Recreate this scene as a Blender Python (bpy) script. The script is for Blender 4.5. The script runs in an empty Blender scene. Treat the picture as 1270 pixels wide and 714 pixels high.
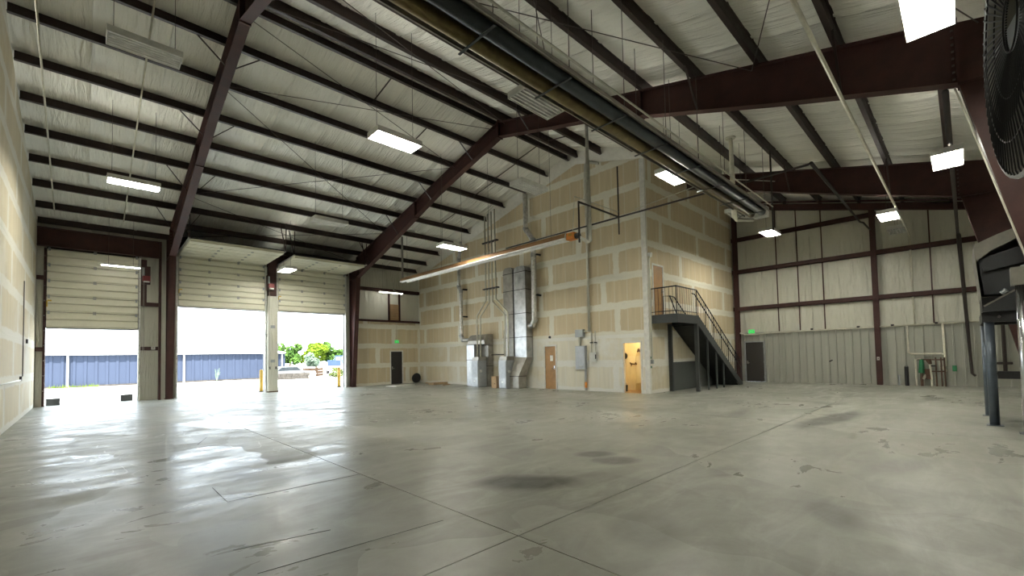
import bpy, math, random
from mathutils import Vector, Matrix
random.seed(7)
D = bpy.data
SC = bpy.context.scene
COL = SC.collection

# ------------------------------------------------------------------ camera, world, sun, exposure
FPX, CYPX, PITCH, ROLL, YAW = 546.07, 421.86, 0.0370, -0.02081, 0.77163
CAM = Vector((0, 0, 1.6))
Fv = Vector((math.sin(YAW)*math.cos(PITCH), math.cos(YAW)*math.cos(PITCH), math.sin(PITCH)))
Rv = Vector((math.cos(YAW), -math.sin(YAW), 0)); Uv = Rv.cross(Fv)
c_, s_ = math.cos(ROLL), math.sin(ROLL)
R2 = c_*Rv + s_*Uv; U2 = -s_*Rv + c_*Uv
cam = D.cameras.new('camera'); cam.sensor_width = 36; cam.sensor_fit = 'HORIZONTAL'
cam.lens = 36*FPX/1270; cam.shift_y = (CYPX-357)/1270; cam.clip_end = 500; cam.clip_start = .05
co = D.objects.new('camera', cam); COL.objects.link(co); SC.camera = co
co.matrix_world = Matrix(((R2.x, U2.x, -Fv.x, 0), (R2.y, U2.y, -Fv.y, 0), (R2.z, U2.z, -Fv.z, 1.6), (0, 0, 0, 1)))

SKY = 4.0; SUN = 19.0; LAMP = 78.0
world = D.worlds.new('sky'); SC.world = world; world.use_nodes = True
bg = world.node_tree.nodes['Background']
bg.inputs[0].default_value = (0.80, 0.91, 1.0, 1); bg.inputs[1].default_value = SKY
sun = D.lights.new('sun', 'SUN'); sun.energy = SUN; sun.angle = .01; sun.color = (1, .96, .88)
so = D.objects.new('sun', sun); COL.objects.link(so)
so.rotation_euler = (math.radians(32), 0, math.radians(-25))   # high, from behind the building
so.location = (10, -10, 40)
SC.view_settings.view_transform = 'Standard'; SC.view_settings.look = 'None'
SC.view_settings.exposure = 0.9; SC.view_settings.gamma = 1; SC.view_settings.use_curve_mapping = False

# ------------------------------------------------------------------ geometry helpers
class MB:
    def __init__(s): s.v = []; s.f = []; s.uv = None
    def box(s, x0, x1, y0, y1, z0, z1):
        b = len(s.v)
        s.v += [(x0,y0,z0),(x1,y0,z0),(x1,y1,z0),(x0,y1,z0),(x0,y0,z1),(x1,y0,z1),(x1,y1,z1),(x0,y1,z1)]
        for q in ((0,3,2,1),(4,5,6,7),(0,1,5,4),(1,2,6,5),(2,3,7,6),(3,0,4,7)): s.f.append(tuple(b+i for i in q))
        return s
    def obb(s, c, ax, ay, az):
        c, ax, ay, az = map(Vector, (c, ax, ay, az)); b = len(s.v)
        for k in (-1, 1):
            for i, j in ((-1,-1),(1,-1),(1,1),(-1,1)): s.v.append(tuple(c+ax*i+ay*j+az*k))
        for q in ((0,3,2,1),(4,5,6,7),(0,1,5,4),(1,2,6,5),(2,3,7,6),(3,0,4,7)): s.f.append(tuple(b+i for i in q))
        return s
    def bar(s, p, q, w, h=None, up=(0,0,1)):
        p, q = Vector(p), Vector(q); d = (q-p); L = d.length; d.normalize(); h = h or w
        u = Vector(up)
        if abs(d.dot(u)) > .98: u = Vector((1,0,0))
        sx = d.cross(u).normalized(); sz = sx.cross(d).normalized()
        return s.obb((p+q)/2, d*L/2, sx*w/2, sz*h/2)
    def tube(s, pts, r, n=8, r2=None, cap=True):
        pts = [Vector(p) for p in pts]; m = len(pts); b = len(s.v); prev = None
        for i, p in enumerate(pts):
            d = (pts[min(i+1,m-1)]-pts[max(i-1,0)]).normalized()
            if prev is None:
                a = d.orthogonal().normalized()
            else:
                a = (prev - d*prev.dot(d))
                a = a.normalized() if a.length > 1e-5 else d.orthogonal().normalized()
            prev = a; c = d.cross(a); rr = r if r2 is None else r+(r2-r)*i/(m-1)
            k = 1.0
            if 0 < i < m-1:
                d1 = (pts[i]-pts[i-1]).normalized(); k = 1/max(.5, d1.dot(d))
            for j in range(n):
                t = 2*math.pi*j/n; s.v.append(tuple(p+(a*math.cos(t)+c*math.sin(t))*rr*(k if k < 1.5 else 1.5)))
        for i in range(m-1):
            for j in range(n):
                s.f.append((b+i*n+j, b+i*n+(j+1)%n, b+(i+1)*n+(j+1)%n, b+(i+1)*n+j))
        if cap:
            s.f.append(tuple(b+j for j in reversed(range(n)))); s.f.append(tuple(b+(m-1)*n+j for j in range(n)))
        return s
    def prism(s, poly, axis, a, b):
        # poly: 2-D points in the two other axes (in order x,y,z without axis)
        k = len(s.v); n = len(poly)
        for t in (a, b):
            for (u, v) in poly:
                s.v.append({'x': (t,u,v), 'y': (u,t,v), 'z': (u,v,t)}[axis])
        s.f.append(tuple(k+i for i in range(n))); s.f.append(tuple(k+n+i for i in reversed(range(n))))
        for i in range(n): s.f.append((k+i, k+n+i, k+n+(i+1)%n, k+(i+1)%n))
        return s
    def sheet(s, prof, axis, a, b):
        k = len(s.v); n = len(prof)
        for t in (a, b):
            for (u, v) in prof: s.v.append({'x': (t,u,v), 'y': (u,t,v), 'z': (u,v,t)}[axis])
        for i in range(n-1): s.f.append((k+i, k+i+1, k+n+i+1, k+n+i))
        return s
    def build(s, name, mat, parent=None, smooth=False, fix=True):
        o0 = parent_loc(parent)
        me = D.meshes.new(name)
        me.from_pydata([(v[0]-o0.x, v[1]-o0.y, v[2]-o0.z) for v in s.v], [], s.f)
        if s.uv:
            for nm, arr in s.uv.items():
                l = me.uv_layers.new(name=nm)
                for p in me.polygons:
                    for li in p.loop_indices: l.data[li].uv = arr[me.loops[li].vertex_index]
        if fix:
            import bmesh
            bm = bmesh.new(); bm.from_mesh(me); bmesh.ops.recalc_face_normals(bm, faces=bm.faces); bm.to_mesh(me); bm.free()
        if smooth:
            for p in me.polygons: p.use_smooth = True
        me.materials.append(M[mat]); me.update()
        o = D.objects.new(name, me); COL.objects.link(o)
        if parent: o.parent = parent
        return o
def parent_loc(p):
    v = Vector((0,0,0))
    while p: v += p.location; p = p.parent
    return v
def thing(name, label, cat, loc=(0,0,0), group=None):
    o = D.objects.new(name, None); COL.objects.link(o); o.location = loc; o.empty_display_size = .2
    return tag(o, label, cat, group)
def tag(o, label=None, cat=None, group=None, kind=None):
    if label: o['label'] = label
    if cat: o['category'] = cat
    if group: o['group'] = group
    if kind: o['kind'] = kind
    return o
def copy_tree(o, parent=None):
    c = o.copy(); COL.objects.link(c); c.parent = parent
    for ch in o.children: copy_tree(ch, c)
    return c
def B(*a): return MB().box(*a)
def ordn(i): return ['first','second','third','fourth','fifth','sixth','seventh','eighth','ninth','tenth'][i]

# ------------------------------------------------------------------ materials
M = {}
class NT:
    def __init__(s, name):
        m = D.materials.new(name); m.use_nodes = True; s.m = m; s.t = m.node_tree; s.n = s.t.nodes; s.p = s.n['Principled BSDF']
    def link(s, a, b): s.t.links.new(a, b)
    def new(s, ty, **k):
        x = s.n.new(ty)
        for a, b in k.items(): setattr(x, a, b)
        return x
    def val(s, sock, v):
        if hasattr(v, 'is_linked') or isinstance(v, bpy.types.NodeSocket): s.link(v, sock)
        else: sock.default_value = v
    def math(s, op, a, b=0.0, c=0.0):
        x = s.new('ShaderNodeMath', operation=op); s.val(x.inputs[0], a); s.val(x.inputs[1], b); s.val(x.inputs[2], c); return x.outputs[0]
    def noise(s, vec, scale, detail=3, rough=.5, dist=0):
        x = s.new('ShaderNodeTexNoise'); x.inputs['Scale'].default_value = scale; x.inputs['Detail'].default_value = detail
        x.inputs['Roughness'].default_value = rough; x.inputs['Distortion'].default_value = dist
        if vec is not None: s.link(vec, x.inputs['Vector'])
        return x.outputs['Fac']
    def ramp(s, fac, lo, hi, a=0.0, b=1.0):
        x = s.new('ShaderNodeMapRange'); s.val(x.inputs[0], fac); x.inputs[1].default_value = lo; x.inputs[2].default_value = hi
        x.inputs[3].default_value = a; x.inputs[4].default_value = b; return x.outputs[0]
    def mix(s, fac, a, b):
        x = s.new('ShaderNodeMix', data_type='RGBA'); s.val(x.inputs[0], fac); s.val(x.inputs[6], a); s.val(x.inputs[7], b); return x.outputs[2]
    def scalevec(s, vec, sc):
        x = s.new('ShaderNodeMapping'); x.inputs['Scale'].default_value = sc; s.link(vec, x.inputs['Vector']); return x.outputs[0]
    def obj(s): return s.new('ShaderNodeTexCoord').outputs['Object']
    def pos(s): return s.new('ShaderNodeNewGeometry').outputs['Position']
    def bump(s, h, strength=.3, dist=.02):
        x = s.new('ShaderNodeBump'); x.inputs['Strength'].default_value = strength; x.inputs['Distance'].default_value = dist
        s.link(h, x.inputs['Height']); s.link(x.outputs[0], s.p.inputs['Normal'])
def rgb(c): return (c[0], c[1], c[2], 1)
def plain(name, c, rough=.6, metal=0.0, var=.12, scale=6.0, bump=0.0, spec=.5):
    t = NT(name); p = t.p
    n = t.noise(t.pos(), scale, 4, .6)
    dark = tuple(x*(1-var) for x in c); lite = tuple(min(1, x*(1+var)) for x in c)
    t.link(t.mix(t.ramp(n, .3, .7), rgb(dark), rgb(lite)), p.inputs['Base Color'])
    t.link(t.ramp(n, .2, .8, max(.05, rough-.08), min(1, rough+.08)), p.inputs['Roughness'])
    p.inputs['Metallic'].default_value = metal; p.inputs['Specular IOR Level'].default_value = spec
    if bump: t.bump(t.noise(t.pos(), scale*6, 3), bump, .01)
    M[name] = t.m; return t
def emit(name, c, strength):
    t = NT(name); p = t.p
    p.inputs['Base Color'].default_value = rgb((.8,.8,.8)); p.inputs['Emission Color'].default_value = rgb(c); p.inputs['Emission Strength'].default_value = strength
    M[name] = t.m

plain('maroon', (.052, .021, .018), .6, var=.25, scale=3, spec=.3)
plain('purlin', (.030, .017, .015), .5, var=.25, scale=3)
plain('darkpipe', (.028, .020, .018), .5)
plain('black', (.015, .015, .016), .5)
plain('rodmat', (.075, .06, .055), .5)
plain('white_metal', (.66, .66, .62), .45)
plain('galv', (.44, .45, .45), .36, metal=.85, var=.30, scale=2.6)
plain('galvdull', (.33, .315, .28), .42, metal=.65, var=.28, scale=2.4)
plain('foil', (.62, .62, .60), .33, metal=.85, var=.25, scale=9, bump=.6)
plain('furnace', (.40, .42, .44), .45, metal=.4, var=.12)
plain('graymetal', (.33, .35, .36), .45, metal=.2)
plain('conduit', (.55, .54, .47), .4, metal=.3)
plain('pvc', (.62, .60, .50), .45)
plain('chrome', (.65, .67, .70), .18, metal=1.0, var=.05)
plain('steelblue', (.085, .105, .13), .38, metal=.3)
plain('doorblack', (.020, .017, .016), .55)
plain('oak', (.36, .19, .06), .5, var=.2, scale=4)
plain('whitetrim', (.70, .69, .64), .5)
plain('stairgrey', (.036, .041, .041), .5, var=.15)
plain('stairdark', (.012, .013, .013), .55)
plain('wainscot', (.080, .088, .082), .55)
plain('copperheater', (.24, .13, .05), .6, metal=.1, var=.25, scale=1.5)
plain('reflector', (.80, .80, .78), .5, metal=.2)
plain('olive_tube', (.16, .125, .055), .38, metal=.5, var=.25)
plain('dark_tube', (.045, .055, .062), .4, metal=.4, var=.2)
plain('orange', (.65, .22, .03), .5)
plain('yellow', (.40, .24, .02), .5)
plain('red', (.17, .012, .015), .45)
plain('green', (.02, .17, .07), .5)
plain('rust', (.10, .055, .035), .7)
plain('cardboard', (.47, .33, .19), .8)
plain('wood', (.42, .25, .12), .7)
plain('concrete_block', (.06, .06, .057), .95, spec=.1)
plain('bluebuilding', (.028, .037, .061), .8, var=.06, scale=.5, spec=.1)
plain('rubble', (.045, .041, .037), .95, var=.4, scale=3, spec=.1)
plain('carpaint', (.16, .165, .175), .4)
plain('carblue', (.012, .03, .12), .4)
plain('glassdark', (.02, .025, .03), .1)
plain('tyre', (.02, .02, .02), .9)
plain('crate', (.045, .028, .018), .9, var=.3, spec=.1)
plain('bark', (.11, .08, .05), .9)
plain('plastic_black', (.03, .032, .034), .38)
plain('hood_grey', (.20, .19, .16), .5)
plain('lampoff', (.85, .85, .83), .25)
plain('groove', (.012, .011, .010), .9)
plain('screw', (.35, .35, .33), .4, metal=.5)
plain('bathwall', (.74, .64, .42), .5, var=.05)
plain('bathtile', (.78, .70, .52), .4, var=.05)
plain('bathfloor', (.38, .22, .09), .5)
plain('coil', (.012, .012, .014), .5)
plain('paper', (.8, .8, .75), .8)
plain('flap', (.62, .60, .53), .5, var=.08)
plain('sticker', (.62, .42, .05), .6)
emit('lamp_on', (1.0, .975, .86), LAMP)
emit('strip_on', (1.0, .97, .88), 14)
emit('exit_green', (.02, 1.0, .14), .42); M['exit_green'].node_tree.nodes['Principled BSDF'].inputs['Base Color'].default_value = (.02, .25, .05, 1)
emit('bulb', (1.0, .80, .46), 150)

def leafmat(name, c1, c2):
    t = NT(name); n = t.noise(t.pos(), 1.6, 3)
    t.link(t.mix(t.ramp(n, .35, .65), rgb(c1), rgb(c2)), t.p.inputs['Base Color']); t.p.inputs['Roughness'].default_value = .9; t.p.inputs['Specular IOR Level'].default_value = .1
    M[name] = t.m
leafmat('leaf_yellow', (.055, .10, .008), (.11, .16, .012)); leafmat('leaf_green', (.028, .065, .014), (.06, .115, .022))
leafmat('leaf_silver', (.08, .12, .085), (.13, .17, .13)); leafmat('leaf_olive', (.035, .055, .013), (.07, .085, .025)); leafmat('leaf_blue', (.05, .09, .075), (.09, .14, .12))

def insulation(name, axis, c=(.70, .685, .60)):
    # white vinyl facing: wrinkled along one direction
    t = NT(name); p = t.p; P = t.pos()
    sc = {'y': (7, .8, .8), 'z': (5, 5, .5)}[axis]
    w = t.noise(t.scalevec(P, sc), 1.0, 4, .55, .4)
    w2 = t.noise(t.scalevec(P, tuple(q*2.6 for q in sc)), 1.0, 3, .5, .3)
    n = t.noise(P, .5, 3)
    hsum = t.math('ADD', t.math('MULTIPLY', t.ramp(w, .35, .75), 1.0), t.math('MULTIPLY', w2, .35))
    t.link(t.mix(t.ramp(n, .3, .7), rgb(tuple(x*.93 for x in c)), rgb(c)), p.inputs['Base Color'])
    p.inputs['Roughness'].default_value = .36; p.inputs['Specular IOR Level'].default_value = .5
    t.bump(hsum, .8, .06); M[name] = t.m
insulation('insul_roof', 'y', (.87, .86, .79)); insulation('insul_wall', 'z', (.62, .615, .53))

def drywall(name, tan, mud, smear=0.0):
    # gypsum paper with joint compound along every edge and over the screw lines
    t = NT(name); p = t.p; P = t.pos()
    u1 = t.new('ShaderNodeUVMap', uv_map='lo').outputs[0]; u2 = t.new('ShaderNodeUVMap', uv_map='hi').outputs[0]
    a = t.new('ShaderNodeSeparateXYZ'); t.link(u1, a.inputs[0]); b = t.new('ShaderNodeSeparateXYZ'); t.link(u2, b.inputs[0])
    nv = t.noise(P, 2.2, 4, .6); nf = t.noise(P, 9, 3, .6)
    wob = t.math('ADD', t.math('MULTIPLY', t.math('SUBTRACT', nv, .5), .16), t.math('MULTIPLY', t.math('SUBTRACT', nf, .5), .05))
    dx = t.math('MINIMUM', a.outputs[0], b.outputs[0]); dy = t.math('MINIMUM', a.outputs[1], b.outputs[1])
    d = t.math('ADD', t.math('MINIMUM', dx, dy), wob)
    edge = t.ramp(d, .13, .17, 1, 0)
    fr = t.math('PINGPONG', t.math('ADD', a.outputs[0], .0), .305)     # distance to stud lines every 0.61 m
    scr = t.ramp(t.math('ADD', t.math('SUBTRACT', .305, fr), t.math('MULTIPLY', t.math('SUBTRACT', nf, .5), .05)), .02, .035, .36, 0)
    sm = t.ramp(t.noise(P, .45, 5, .62), .52, .62, 0, smear)
    f = t.math('MAXIMUM', t.math('MAXIMUM', edge, scr), sm)
    streak = t.noise(t.scalevec(P, (6, 6, .7)), 1.0, 3)
    tan2 = t.mix(t.ramp(streak, .3, .7), rgb(tuple(x*.93 for x in tan)), rgb(tuple(min(1, x*1.05) for x in tan)))
    mud2 = t.mix(t.ramp(nf, .3, .7), rgb(tuple(x*.95 for x in mud)), rgb(mud))
    t.link(t.mix(f, tan2, mud2), p.inputs['Base Color']); p.inputs['Roughness'].default_value = .75; p.inputs['Specular IOR Level'].default_value = .25
    t.bump(f, .12, .004); M[name] = t.m
drywall('drywall', (.595, .50, .335), (.76, .735, .63))
drywall('drywall_low', (.72, .68, .56), (.80, .79, .73), .95)
drywall('drywall_pale', (.60, .535, .39), (.72, .70, .62), .6)

def concrete():
    t = NT('concrete'); p = t.p; P = t.pos()
    big = t.noise(P, .35, 5, .6, .6); mid = t.noise(P, 1.6, 5, .65, .8); fine = t.noise(P, 14, 3, .6)
    swirl = t.noise(t.scalevec(P, (.8, 2.4, 1)), .8, 6, .62, 1.2)
    c = t.mix(t.ramp(big, .35, .68), rgb((.215, .22, .185)), rgb((.34, .345, .30)))
    c = t.mix(t.ramp(mid, .40, .85, 0, .55), c, rgb((.175, .172, .14)))
    c = t.mix(t.ramp(swirl, .50, .72, 0, .22), c, rgb((.52, .52, .49)))
    c = t.mix(t.ramp(fine, .3, .8, 0, .12), c, rgb((.14, .14, .12)))
    sx = t.new('ShaderNodeSeparateXYZ'); t.link(P, sx.inputs[0])
    wv = t.new('ShaderNodeTexNoise'); wv.inputs['Scale'].default_value = 1.1; wv.inputs['Detail'].default_value = 1.5; t.link(P, wv.inputs['Vector'])
    wm = t.new('ShaderNodeVectorMath', operation='MULTIPLY_ADD'); t.link(wv.outputs['Color'], wm.inputs[0]); wm.inputs[1].default_value = (1.0, 1.0, 0); t.link(P, wm.inputs[2])
    vo = t.new('ShaderNodeTexVoronoi'); vo.inputs['Scale'].default_value = .75; t.link(t.scalevec(wm.outputs[0], (1, .6, 1)), vo.inputs['Vector'])
    vs_ = t.new('ShaderNodeSeparateColor'); t.link(vo.outputs['Color'], vs_.inputs[0])
    c = t.mix(t.ramp(vs_.outputs[0], .0, .5, .28, 0), c, rgb((.15, .15, .12))); c = t.mix(t.ramp(vs_.outputs[0], .55, 1, 0, .22), c, rgb((.46, .46, .42)))
    # pale tyre scuffs in front of the doors
    ln = t.noise(t.scalevec(P, (.55, .38, 1)), 1.3, 2, .4, 1.6)
    rep = t.math('ABSOLUTE', t.math('SUBTRACT', t.math('FRACT', t.math('MULTIPLY', ln, 9)), .5))
    zone = t.math('MULTIPLY', t.ramp(sx.outputs[1], 7.5, 10, 0, 1), t.math('MULTIPLY', t.ramp(sx.outputs[1], 19, 23, 1, 0), t.ramp(sx.outputs[0], 6, 9, 1, 0)))
    scuff = t.math('MULTIPLY', t.math('MULTIPLY', t.ramp(rep, .02, .06, .8, 0), zone), t.ramp(t.noise(P, .9, 3), .5, .6))
    c = t.mix(scuff, c, rgb((.62, .62, .60)))
    def spot(cx, cy, rx, ry, ang, k):
        nonlocal c
        ca, sa = math.cos(ang), math.sin(ang)
        ux = t.math('SUBTRACT', sx.outputs[0], cx); uy = t.math('SUBTRACT', sx.outputs[1], cy)
        a = t.math('DIVIDE', t.math('ADD', t.math('MULTIPLY', ux, ca), t.math('MULTIPLY', uy, sa)), rx)
        b = t.math('DIVIDE', t.math('SUBTRACT', t.math('MULTIPLY', uy, ca), t.math('MULTIPLY', ux, sa)), ry)
        r = t.math('SQRT', t.math('ADD', t.math('MULTIPLY', a, a), t.math('MULTIPLY', b, b)))
        r = t.math('ADD', r, t.math('MULTIPLY', t.math('SUBTRACT', mid, .5), .8))
        c = t.mix(t.ramp(r, .55, 1.0, min(1, k*1.25), 0), c, rgb((.045, .045, .038)))
    spot(4.05, 3.98, .78, .42, -.75, .72); spot(5.95, 4.25, .38, .25, -.7, .55); spot(5.8, 3.72, .42, .30, -.7, .62)
    spot(2.05, 7.3, .75, 1.25, 0, .45); spot(12.6, 2.2, 2.2, .38, -.15, .55); spot(9.2, 3.4, .5, .25, 0, .35); spot(12.5, 4.2, 1.2, .3, .2, .4)
    spot(.55, 3.2, .6, .5, 0, .40); spot(16.0, 19.5, 2.2, .8, 0, .35); spot(8.0, .7, 1.0, .3, -.3, .3); spot(5.3, 1.0, .6, .25, .5, .3); spot(13.5,21,2.5,.5,0,.3)
    spot(3.7, 2.1, .5, .4, .3, .25); spot(6.2, 2.3, .45, .22, .1, .25)
    t.link(c, p.inputs['Base Color'])
    rr = t.math('ADD', t.ramp(swirl, .30, .75, .50, .24), t.math('ADD', t.math('MULTIPLY', t.math('SUBTRACT', mid, .5), .34), t.math('MULTIPLY', t.math('SUBTRACT', vs_.outputs[1], .4), .16)))
    rr = t.math('MAXIMUM', rr, .2); t.link(rr, p.inputs['Roughness']); p.inputs['Specular IOR Level'].default_value = .5
    t.bump(t.math('ADD', swirl, t.math('MULTIPLY', mid, .6)), .05, .012); M['concrete'] = t.m
concrete()
t = NT('apron'); n = t.noise(t.pos(), .5, 5)
t.link(t.mix(n, rgb((.62, .61, .57)), rgb((.74, .73, .69))), t.p.inputs['Base Color']); t.p.inputs['Roughness'].default_value = .85; M['apron'] = t.m
t = NT('doorpanel'); n = t.noise(t.pos(), 1.3, 4)
t.link(t.mix(n, rgb((.68, .66, .53)), rgb((.78, .76, .63))), t.p.inputs['Base Color']); t.p.inputs['Roughness'].default_value = .42; M['doorpanel'] = t.m
t = NT('liner'); n = t.noise(t.scalevec(t.pos(), (4, 4, .4)), 1.0, 4)
t.link(t.mix(n, rgb((.34, .345, .30)), rgb((.43, .435, .385))), t.p.inputs['Base Color']); t.p.inputs['Roughness'].default_value = .4; t.p.inputs['Metallic'].default_value = .15; M['liner'] = t.m

# ------------------------------------------------------------------ dimensions
XL, XP, XF = -1.40, 16.20, 25.80         # left wall, partition, far wall
YR, YD, YS = -1.75, 25.70, 8.80          # right wall, door wall, stair face of the partition
RIDGE, ZR, SL = 12.20, 10.66, .25        # ridge line, rafter top at the ridge, slope
FX = (2.80, 11.45, 20.10)                # rigid frames
def zroof(y): return ZR - SL*abs(y-RIDGE)     # bottom of purlins
OFF = [.28, 1.6, 3.1, 4.6, 6.1, 7.6, 9.1, 10.6, 12.1]

# ------------------------------------------------------------------ floor
fl = D.objects.new('floor', None); COL.objects.link(fl); tag(fl, 'grey stained sealed concrete warehouse floor with saw cut joints', 'floor', kind='structure')
def slab(x0, x1, y0, y1):
    g = .006
    B(x0+g, x1-g, y0+g, y1-g, -.12, 0).build('slab', 'concrete', fl)
B(XL-.1, XF+.1, YR-.1, YD+.15, -.22, -.025).build('slab_bed', 'groove', fl)
for (x0, x1, y0, y1) in ((XL, 2.8, YR, 2.85), (XL, 2.8, 2.85, YD+.15),
        (2.8, 11.45, YR, 2.85), (2.8, 11.45, 2.85, YD+.15), (11.45, XF, YR, 2.85), (11.45, XF, 2.85, YD+.15)):
    slab(x0, x1, y0, y1)
for p, q in (((.93,4.42),(1.69,4.25)), ((.96,3.80),(2.56,3.66)), ((1.2,5.98),(2.79,5.98)), ((1.2,5.98),(1.2,6.8)), ((1.62,10.6),(1.9,11.4))):
    MB().bar((p[0],p[1],.0008), (q[0],q[1],.0008), .006, .002).build('saw_cut', 'groove', fl)

# ------------------------------------------------------------------ ceiling: insulation strips and purlins
ce = D.objects.new('ceiling', None); COL.objects.link(ce); ce.location = (0, 0, 0)
tag(ce, 'gabled roof of white vinyl insulation above dark purlins', 'ceiling', kind='structure')
PD = .27
def strip(x0, x1, side):
    edges = [0]+OFF+[14.25]
    m = MB(); US = (0, .022, .05, .28, .5, .72, .95, .978, 1); nx = 8; rows = []
    for k in range(len(edges)-1):
        n = 8 if k else 2
        for i in range(n + (1 if k == len(edges)-2 else 0)): rows.append((edges[k], edges[k+1], i/n))
    rnd = [[random.uniform(-1, 1) for _ in range(nx+1)] for _ in rows]
    for r, (a, b, f) in enumerate(rows):
        d = a+(b-a)*f
        for i in range(nx+1):
            u = US[i]; x = x0+(x1-x0)*u
            sag = .06*math.sin(math.pi*f)**.8*(1 if b-a > .6 else .2)
            seam = (-.045 if i in (0, nx) else (-.03 if i in (1, nx-1) else .02 if i in (2, nx-2) else 0)) if 0 < f < 1 else 0
            z = zroof(RIDGE+d)+PD+.01 - sag + seam*.8 + .007*rnd[r][i]*math.sin(math.pi*f)
            m.v.append((x, RIDGE+side*d, z))
    for r in range(len(rows)-1):
        for i in range(nx): q = r*(nx+1)+i; m.f.append((q, q+1, q+nx+2, q+nx+1))
    m.build('insulation_strip', 'insul_roof', ce, smooth=True, fix=False)
NS = 18; w = (XF-XL+.1)/NS
for i in range(NS):
    for sd in (1, -1): strip(XL-.05+w*i, XL-.05+w*(i+1)-.006, sd)
for sd in (1, -1):
    m = MB(); m.sheet([(RIDGE, ZR+PD+.10), (RIDGE+sd*14.4, zroof(RIDGE+14.4)+PD+.10)], 'x', XL-.3, XF+.3); m.build('roof_panel', 'white_metal', ce)
def purlin(y, x0, x1, d=PD, fw=.10, sgn=1):
    z = zroof(y); t = .008; m = MB()
    m.box(x0, x1, y-t/2, y+t/2, z, z+d); m.box(x0, x1, min(y, y+sgn*fw), max(y, y+sgn*fw), z, z+t); m.box(x0, x1, min(y, y-sgn*fw), max(y, y-sgn*fw), z+d-t, z+d)
    m.box(x0, x1, y+sgn*fw-t/2, y+sgn*fw+t/2, z, z+.025)
    return m.build('purlin', 'purlin', ce)
for sd in (1, -1):
    for d in OFF:
        y = RIDGE+sd*d
        purlin(y, XL+.02, (XP-.06 if y > YS else XF-.02), sgn=-sd)
# eave struts
for y, x1 in ((YD-.22, XP-.05), (YR+.22, XF-.02)):
    z = zroof(y)-.02; B(XL+.02, x1, y-.04, y+.04, z, z+.24).build('eave_strut', 'purlin', ce)
# sag angles between purlins
for x, d0, d1, sd in ((7.0, .28, 1.6, 1), (13.9, .28, 1.6, 1), (13.9, 1.6, 3.1, 1), (13.9, 3.1, 4.6, 1), (13.9,6.1,7.6,1), (13.9, .28, 1.6, -1), (9.2, 1.6, 3.1, 1)):
    y0, y1 = RIDGE+sd*d0, RIDGE+sd*d1
    MB().bar((x, y0, zroof(y0)+.05), (x, y1, zroof(y1)+.15), .03).build('sag_angle', 'purlin', ce)
# white insulation flap along the top of the partition
ys = [YS-.02+(YD-YS)*i/40 for i in range(41)]
m = MB(); ztop_p = lambda y: zroof(y)-.24
for y in ys: m.v.append((XP-.03, y, ztop_p(y)-.02))
for i, y in enumerate(ys): m.v.append((XP-.16+.05*math.sin(i*1.3), y, (zroof(y)+ztop_p(y))/2))
for i, y in enumerate(ys): m.v.append((XP-.30+.06*math.sin(i*.9), y, zroof(y)+PD*.95))
for k in (0, 41):
    for i in range(40): m.f.append((k+i, k+i+1, k+42+i, k+41+i))
m.build('insulation_flap', 'flap', ce, smooth=True, fix=False)

# ------------------------------------------------------------------ walls
def clip(poly, a, b, c):       # keep a*u+b*v <= c
    out = []
    for i, p in enumerate(poly):
        q = poly[(i+1) % len(poly)]; fp = a*p[0]+b*p[1]-c; fq = a*q[0]+b*q[1]-c
        if fp <= 0: out.append(p)
        if (fp < 0 < fq) or (fq < 0 < fp):
            t_ = fp/(fp-fq); out.append((p[0]+(q[0]-p[0])*t_, p[1]+(q[1]-p[1])*t_))
    return out
def minus(r, h):
    x0, x1, z0, z1 = r; a0, a1, b0, b1 = h
    if a0 >= x1 or a1 <= x0 or b0 >= z1 or b1 <= z0: return [r]
    o = []
    if x0 < a0: o.append((x0, a0, z0, z1))
    if a1 < x1: o.append((a1, x1, z0, z1))
    c0, c1 = max(x0, a0), min(x1, a1)
    if z0 < b0: o.append((c0, c1, z0, b0))
    if b1 < z1: o.append((c0, c1, b1, z1))
    return o
def wallsheet(name, mat, parent, axis, d0, d1, rect, holes=(), planes=(), uvrect=None):
    """axis 'x': wall lies in (y,z) at x in d0..d1; axis 'y': wall in (x,z)"""
    rs = [rect]
    for h in holes: rs = [q for r in rs for q in minus(r, h)]
    m = MB(); lo = []; hi = []; ur = uvrect or rect
    for (a, b, c, d) in rs:
        poly = [(a,c),(b,c),(b,d),(a,d)]
        for pl in planes:
            poly = clip(poly, *pl)
            if len(poly) < 3: break
        if len(poly) < 3: continue
        ar = abs(sum(poly[i][0]*poly[(i+1)%len(poly)][1]-poly[(i+1)%len(poly)][0]*poly[i][1] for i in range(len(poly))))/2
        if ar < .004: continue
        m.prism(poly, axis, d0, d1)
        for _ in (0, 1):
            for (u, v) in poly: lo.append((u-ur[0], v-ur[2])); hi.append((ur[1]-u, ur[3]-v))
    if not m.v: return None
    m.uv = {'lo': lo, 'hi': hi}
    return m.build(name, mat, parent)
def wall(name, label):
    o = D.objects.new(name, None); COL.objects.link(o); return tag(o, label, 'wall', kind='structure')
def gable(dz): return [(SL, 1, ZR+dz+SL*RIDGE), (-SL, 1, ZR+dz-SL*RIDGE)]

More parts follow.
